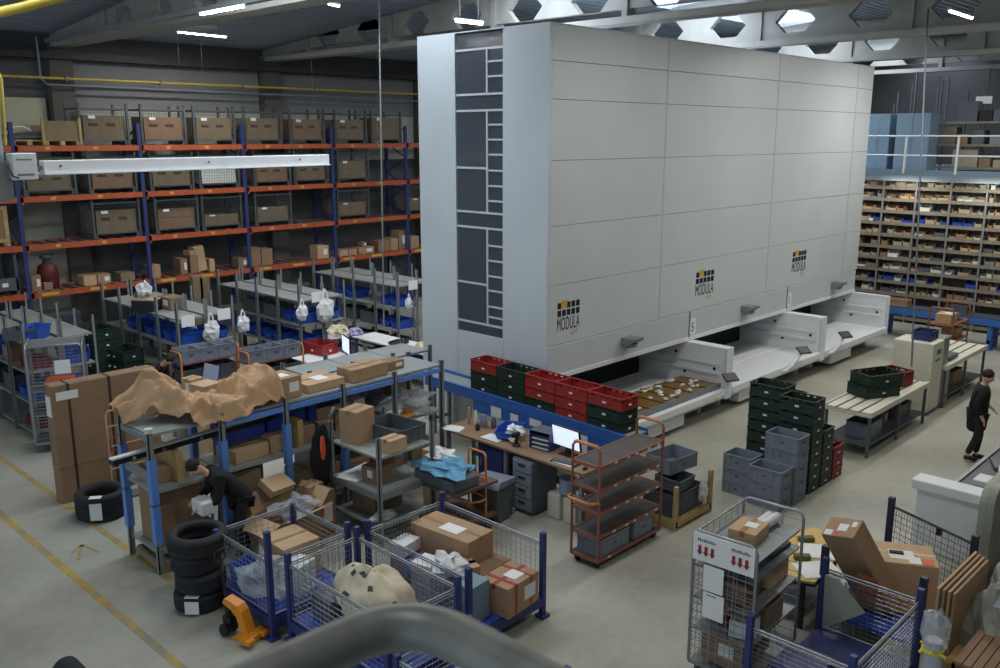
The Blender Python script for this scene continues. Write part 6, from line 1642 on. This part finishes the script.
# walking person at the far right (local +x is ahead)
walk = dict(pelvis=(0,0,.96), spine=(.0,0,1.15), chest=(.02,0,1.36), neck=(.05,0,1.5), head=(.09,0,1.6), face=(1,0,-.15),
            sh_l=(.02,.19,1.42), el_l=(.06,.25,1.15), wr_l=(.26,.22,1.0), sh_r=(.02,-.19,1.42), el_r=(-.1,-.25,1.15), wr_r=(.02,-.25,.92),
            hip_l=(0,.09,.9), kn_l=(.1,.08,.5), an_l=(.06,.08,.09), toe_l=(.21,.09,.035), hip_r=(0,-.09,.9), kn_r=(.02,-.08,.5), an_r=(-.12,-.08,.1), toe_r=(.02,-.09,.035))
person('person in a long dark coat walking at the far right with one arm forward', (17.75,4.66,0), math.radians(-62), walk, True, .42)
# person bending forward in front of the packing shelving
bend = dict(pelvis=(-.05,0,.98), spine=(.09,0,1.15), chest=(.29,0,1.32), neck=(.42,0,1.43), head=(.53,0,1.5), face=(.8,0,-.6),
            sh_l=(.29,.2,1.36), el_l=(.34,.25,1.08), wr_l=(.54,.18,1.0), sh_r=(.29,-.2,1.36), el_r=(.32,-.25,1.08), wr_r=(.52,-.14,1.02),
            hip_l=(-.04,.09,.92), kn_l=(.04,.1,.5), an_l=(-.04,.1,.09), toe_l=(.12,.11,.035), hip_r=(-.04,-.09,.92), kn_r=(-.02,-.1,.5), an_r=(-.14,-.1,.09), toe_r=(.02,-.11,.035))
person('person in black clothes and dark cap bending forward before the packing shelving', (5.98,11.0,0), math.radians(168), bend, True, .14)
pkt = thing('white_packet', 'white folded packet held by the bending person', 'packet', (5.42,10.98,1.0)); MB().rbox(-.08,-.16,-.1,.14,.16,.1,.03).build('packet', M['bag'], pkt); MB().bar((.14,-.15,.1),(.1,-.16,-.3),.05,.02).build('strap', M['bag'], pkt)
lean = dict(bend)
person('dark haired person in black stooping among the picking carts behind the packing paper', (7.75,17.7,0), math.radians(-60), lean, True, .1)

# ================================================================ LIGHT
wd = bpy.data.worlds.new('World'); S.world = wd; wd.use_nodes = True
nt = wd.node_tree; bg = nt.nodes['Background']
bg.inputs['Color'].default_value = (.70,.85,1.0,1)   # overcast daylight, let in by leaving the side behind the camera unwalled
bg.inputs['Strength'].default_value = WORLD
def area(name, loc, rot, sx, sy, power, col=(1,1,1)):
    ld = bpy.data.lights.new(name, 'AREA'); ld.shape = 'RECTANGLE'; ld.size = sx; ld.size_y = sy; ld.energy = power; ld.color = col
    o = bpy.data.objects.new(name, ld); COL.objects.link(o); o.location = loc; o.rotation_euler = rot; return o
# daylight under the ridge skylights
for xa, xb in zip((3.2,)+BX[:-1], BX):
    area('skylight_daylight', ((xa+xb)/2, 13.7, 9.45), (0,0,0), xb-xa-1, 2.0, SKYP, (.86,.93,1.0))
# rows of hall lamps between the roof beams
for y, k in ((1.0,.6),(7.2,.95),(18.0,.4),(22.5,.16)):
    for x in (0.0, 6.2, 12.8, 19.2, 25.6, 32):  # the one over the gallery is added to brighten the hand rail
        if x < 1 and y > 7: continue
        area('hall_light', (x, y, 8.5), (0,0,0), 1.5, .2, HALLP*k*(.4 if x < 1 else .8 if x > 15 else 1), (1.0,.985,.95))
for y in (8.0, 10.5, 13.0): area('hall_light', (29.2, y, 4.55), (0,-.6,0), .15, 1.5, HALLP*.16, (1.0,.97,.9))   # fill added under the mezzanine edge to brighten the picking shelves
area('hall_light', (24.3, 7.6, 8.5), (0,0,0), 1.5, .2, HALLP*1.6, (1.0,.98,.93))

# ================================================================ CAMERA
cd = bpy.data.cameras.new('Camera'); cam = bpy.data.objects.new('Camera', cd); COL.objects.link(cam)
cd.sensor_width = 36; cd.lens = FPX/1000*36; cd.clip_start = .05; cd.clip_end = 200
cam.location = (0,0,H)
rm = Matrix((( _R.x, _U.x, -_F.x),( _R.y, _U.y, -_F.y),( _R.z, _U.z, -_F.z)))
cam.rotation_euler = rm.to_euler()
cd.dof.use_dof = True; cd.dof.focus_distance = 15; cd.dof.aperture_fstop = 7
S.camera = cam
S.view_settings.view_transform = 'Standard'; S.view_settings.look = 'None'; S.view_settings.exposure = EXPO; S.view_settings.gamma = 1.0
S.view_settings.use_curve_mapping = False
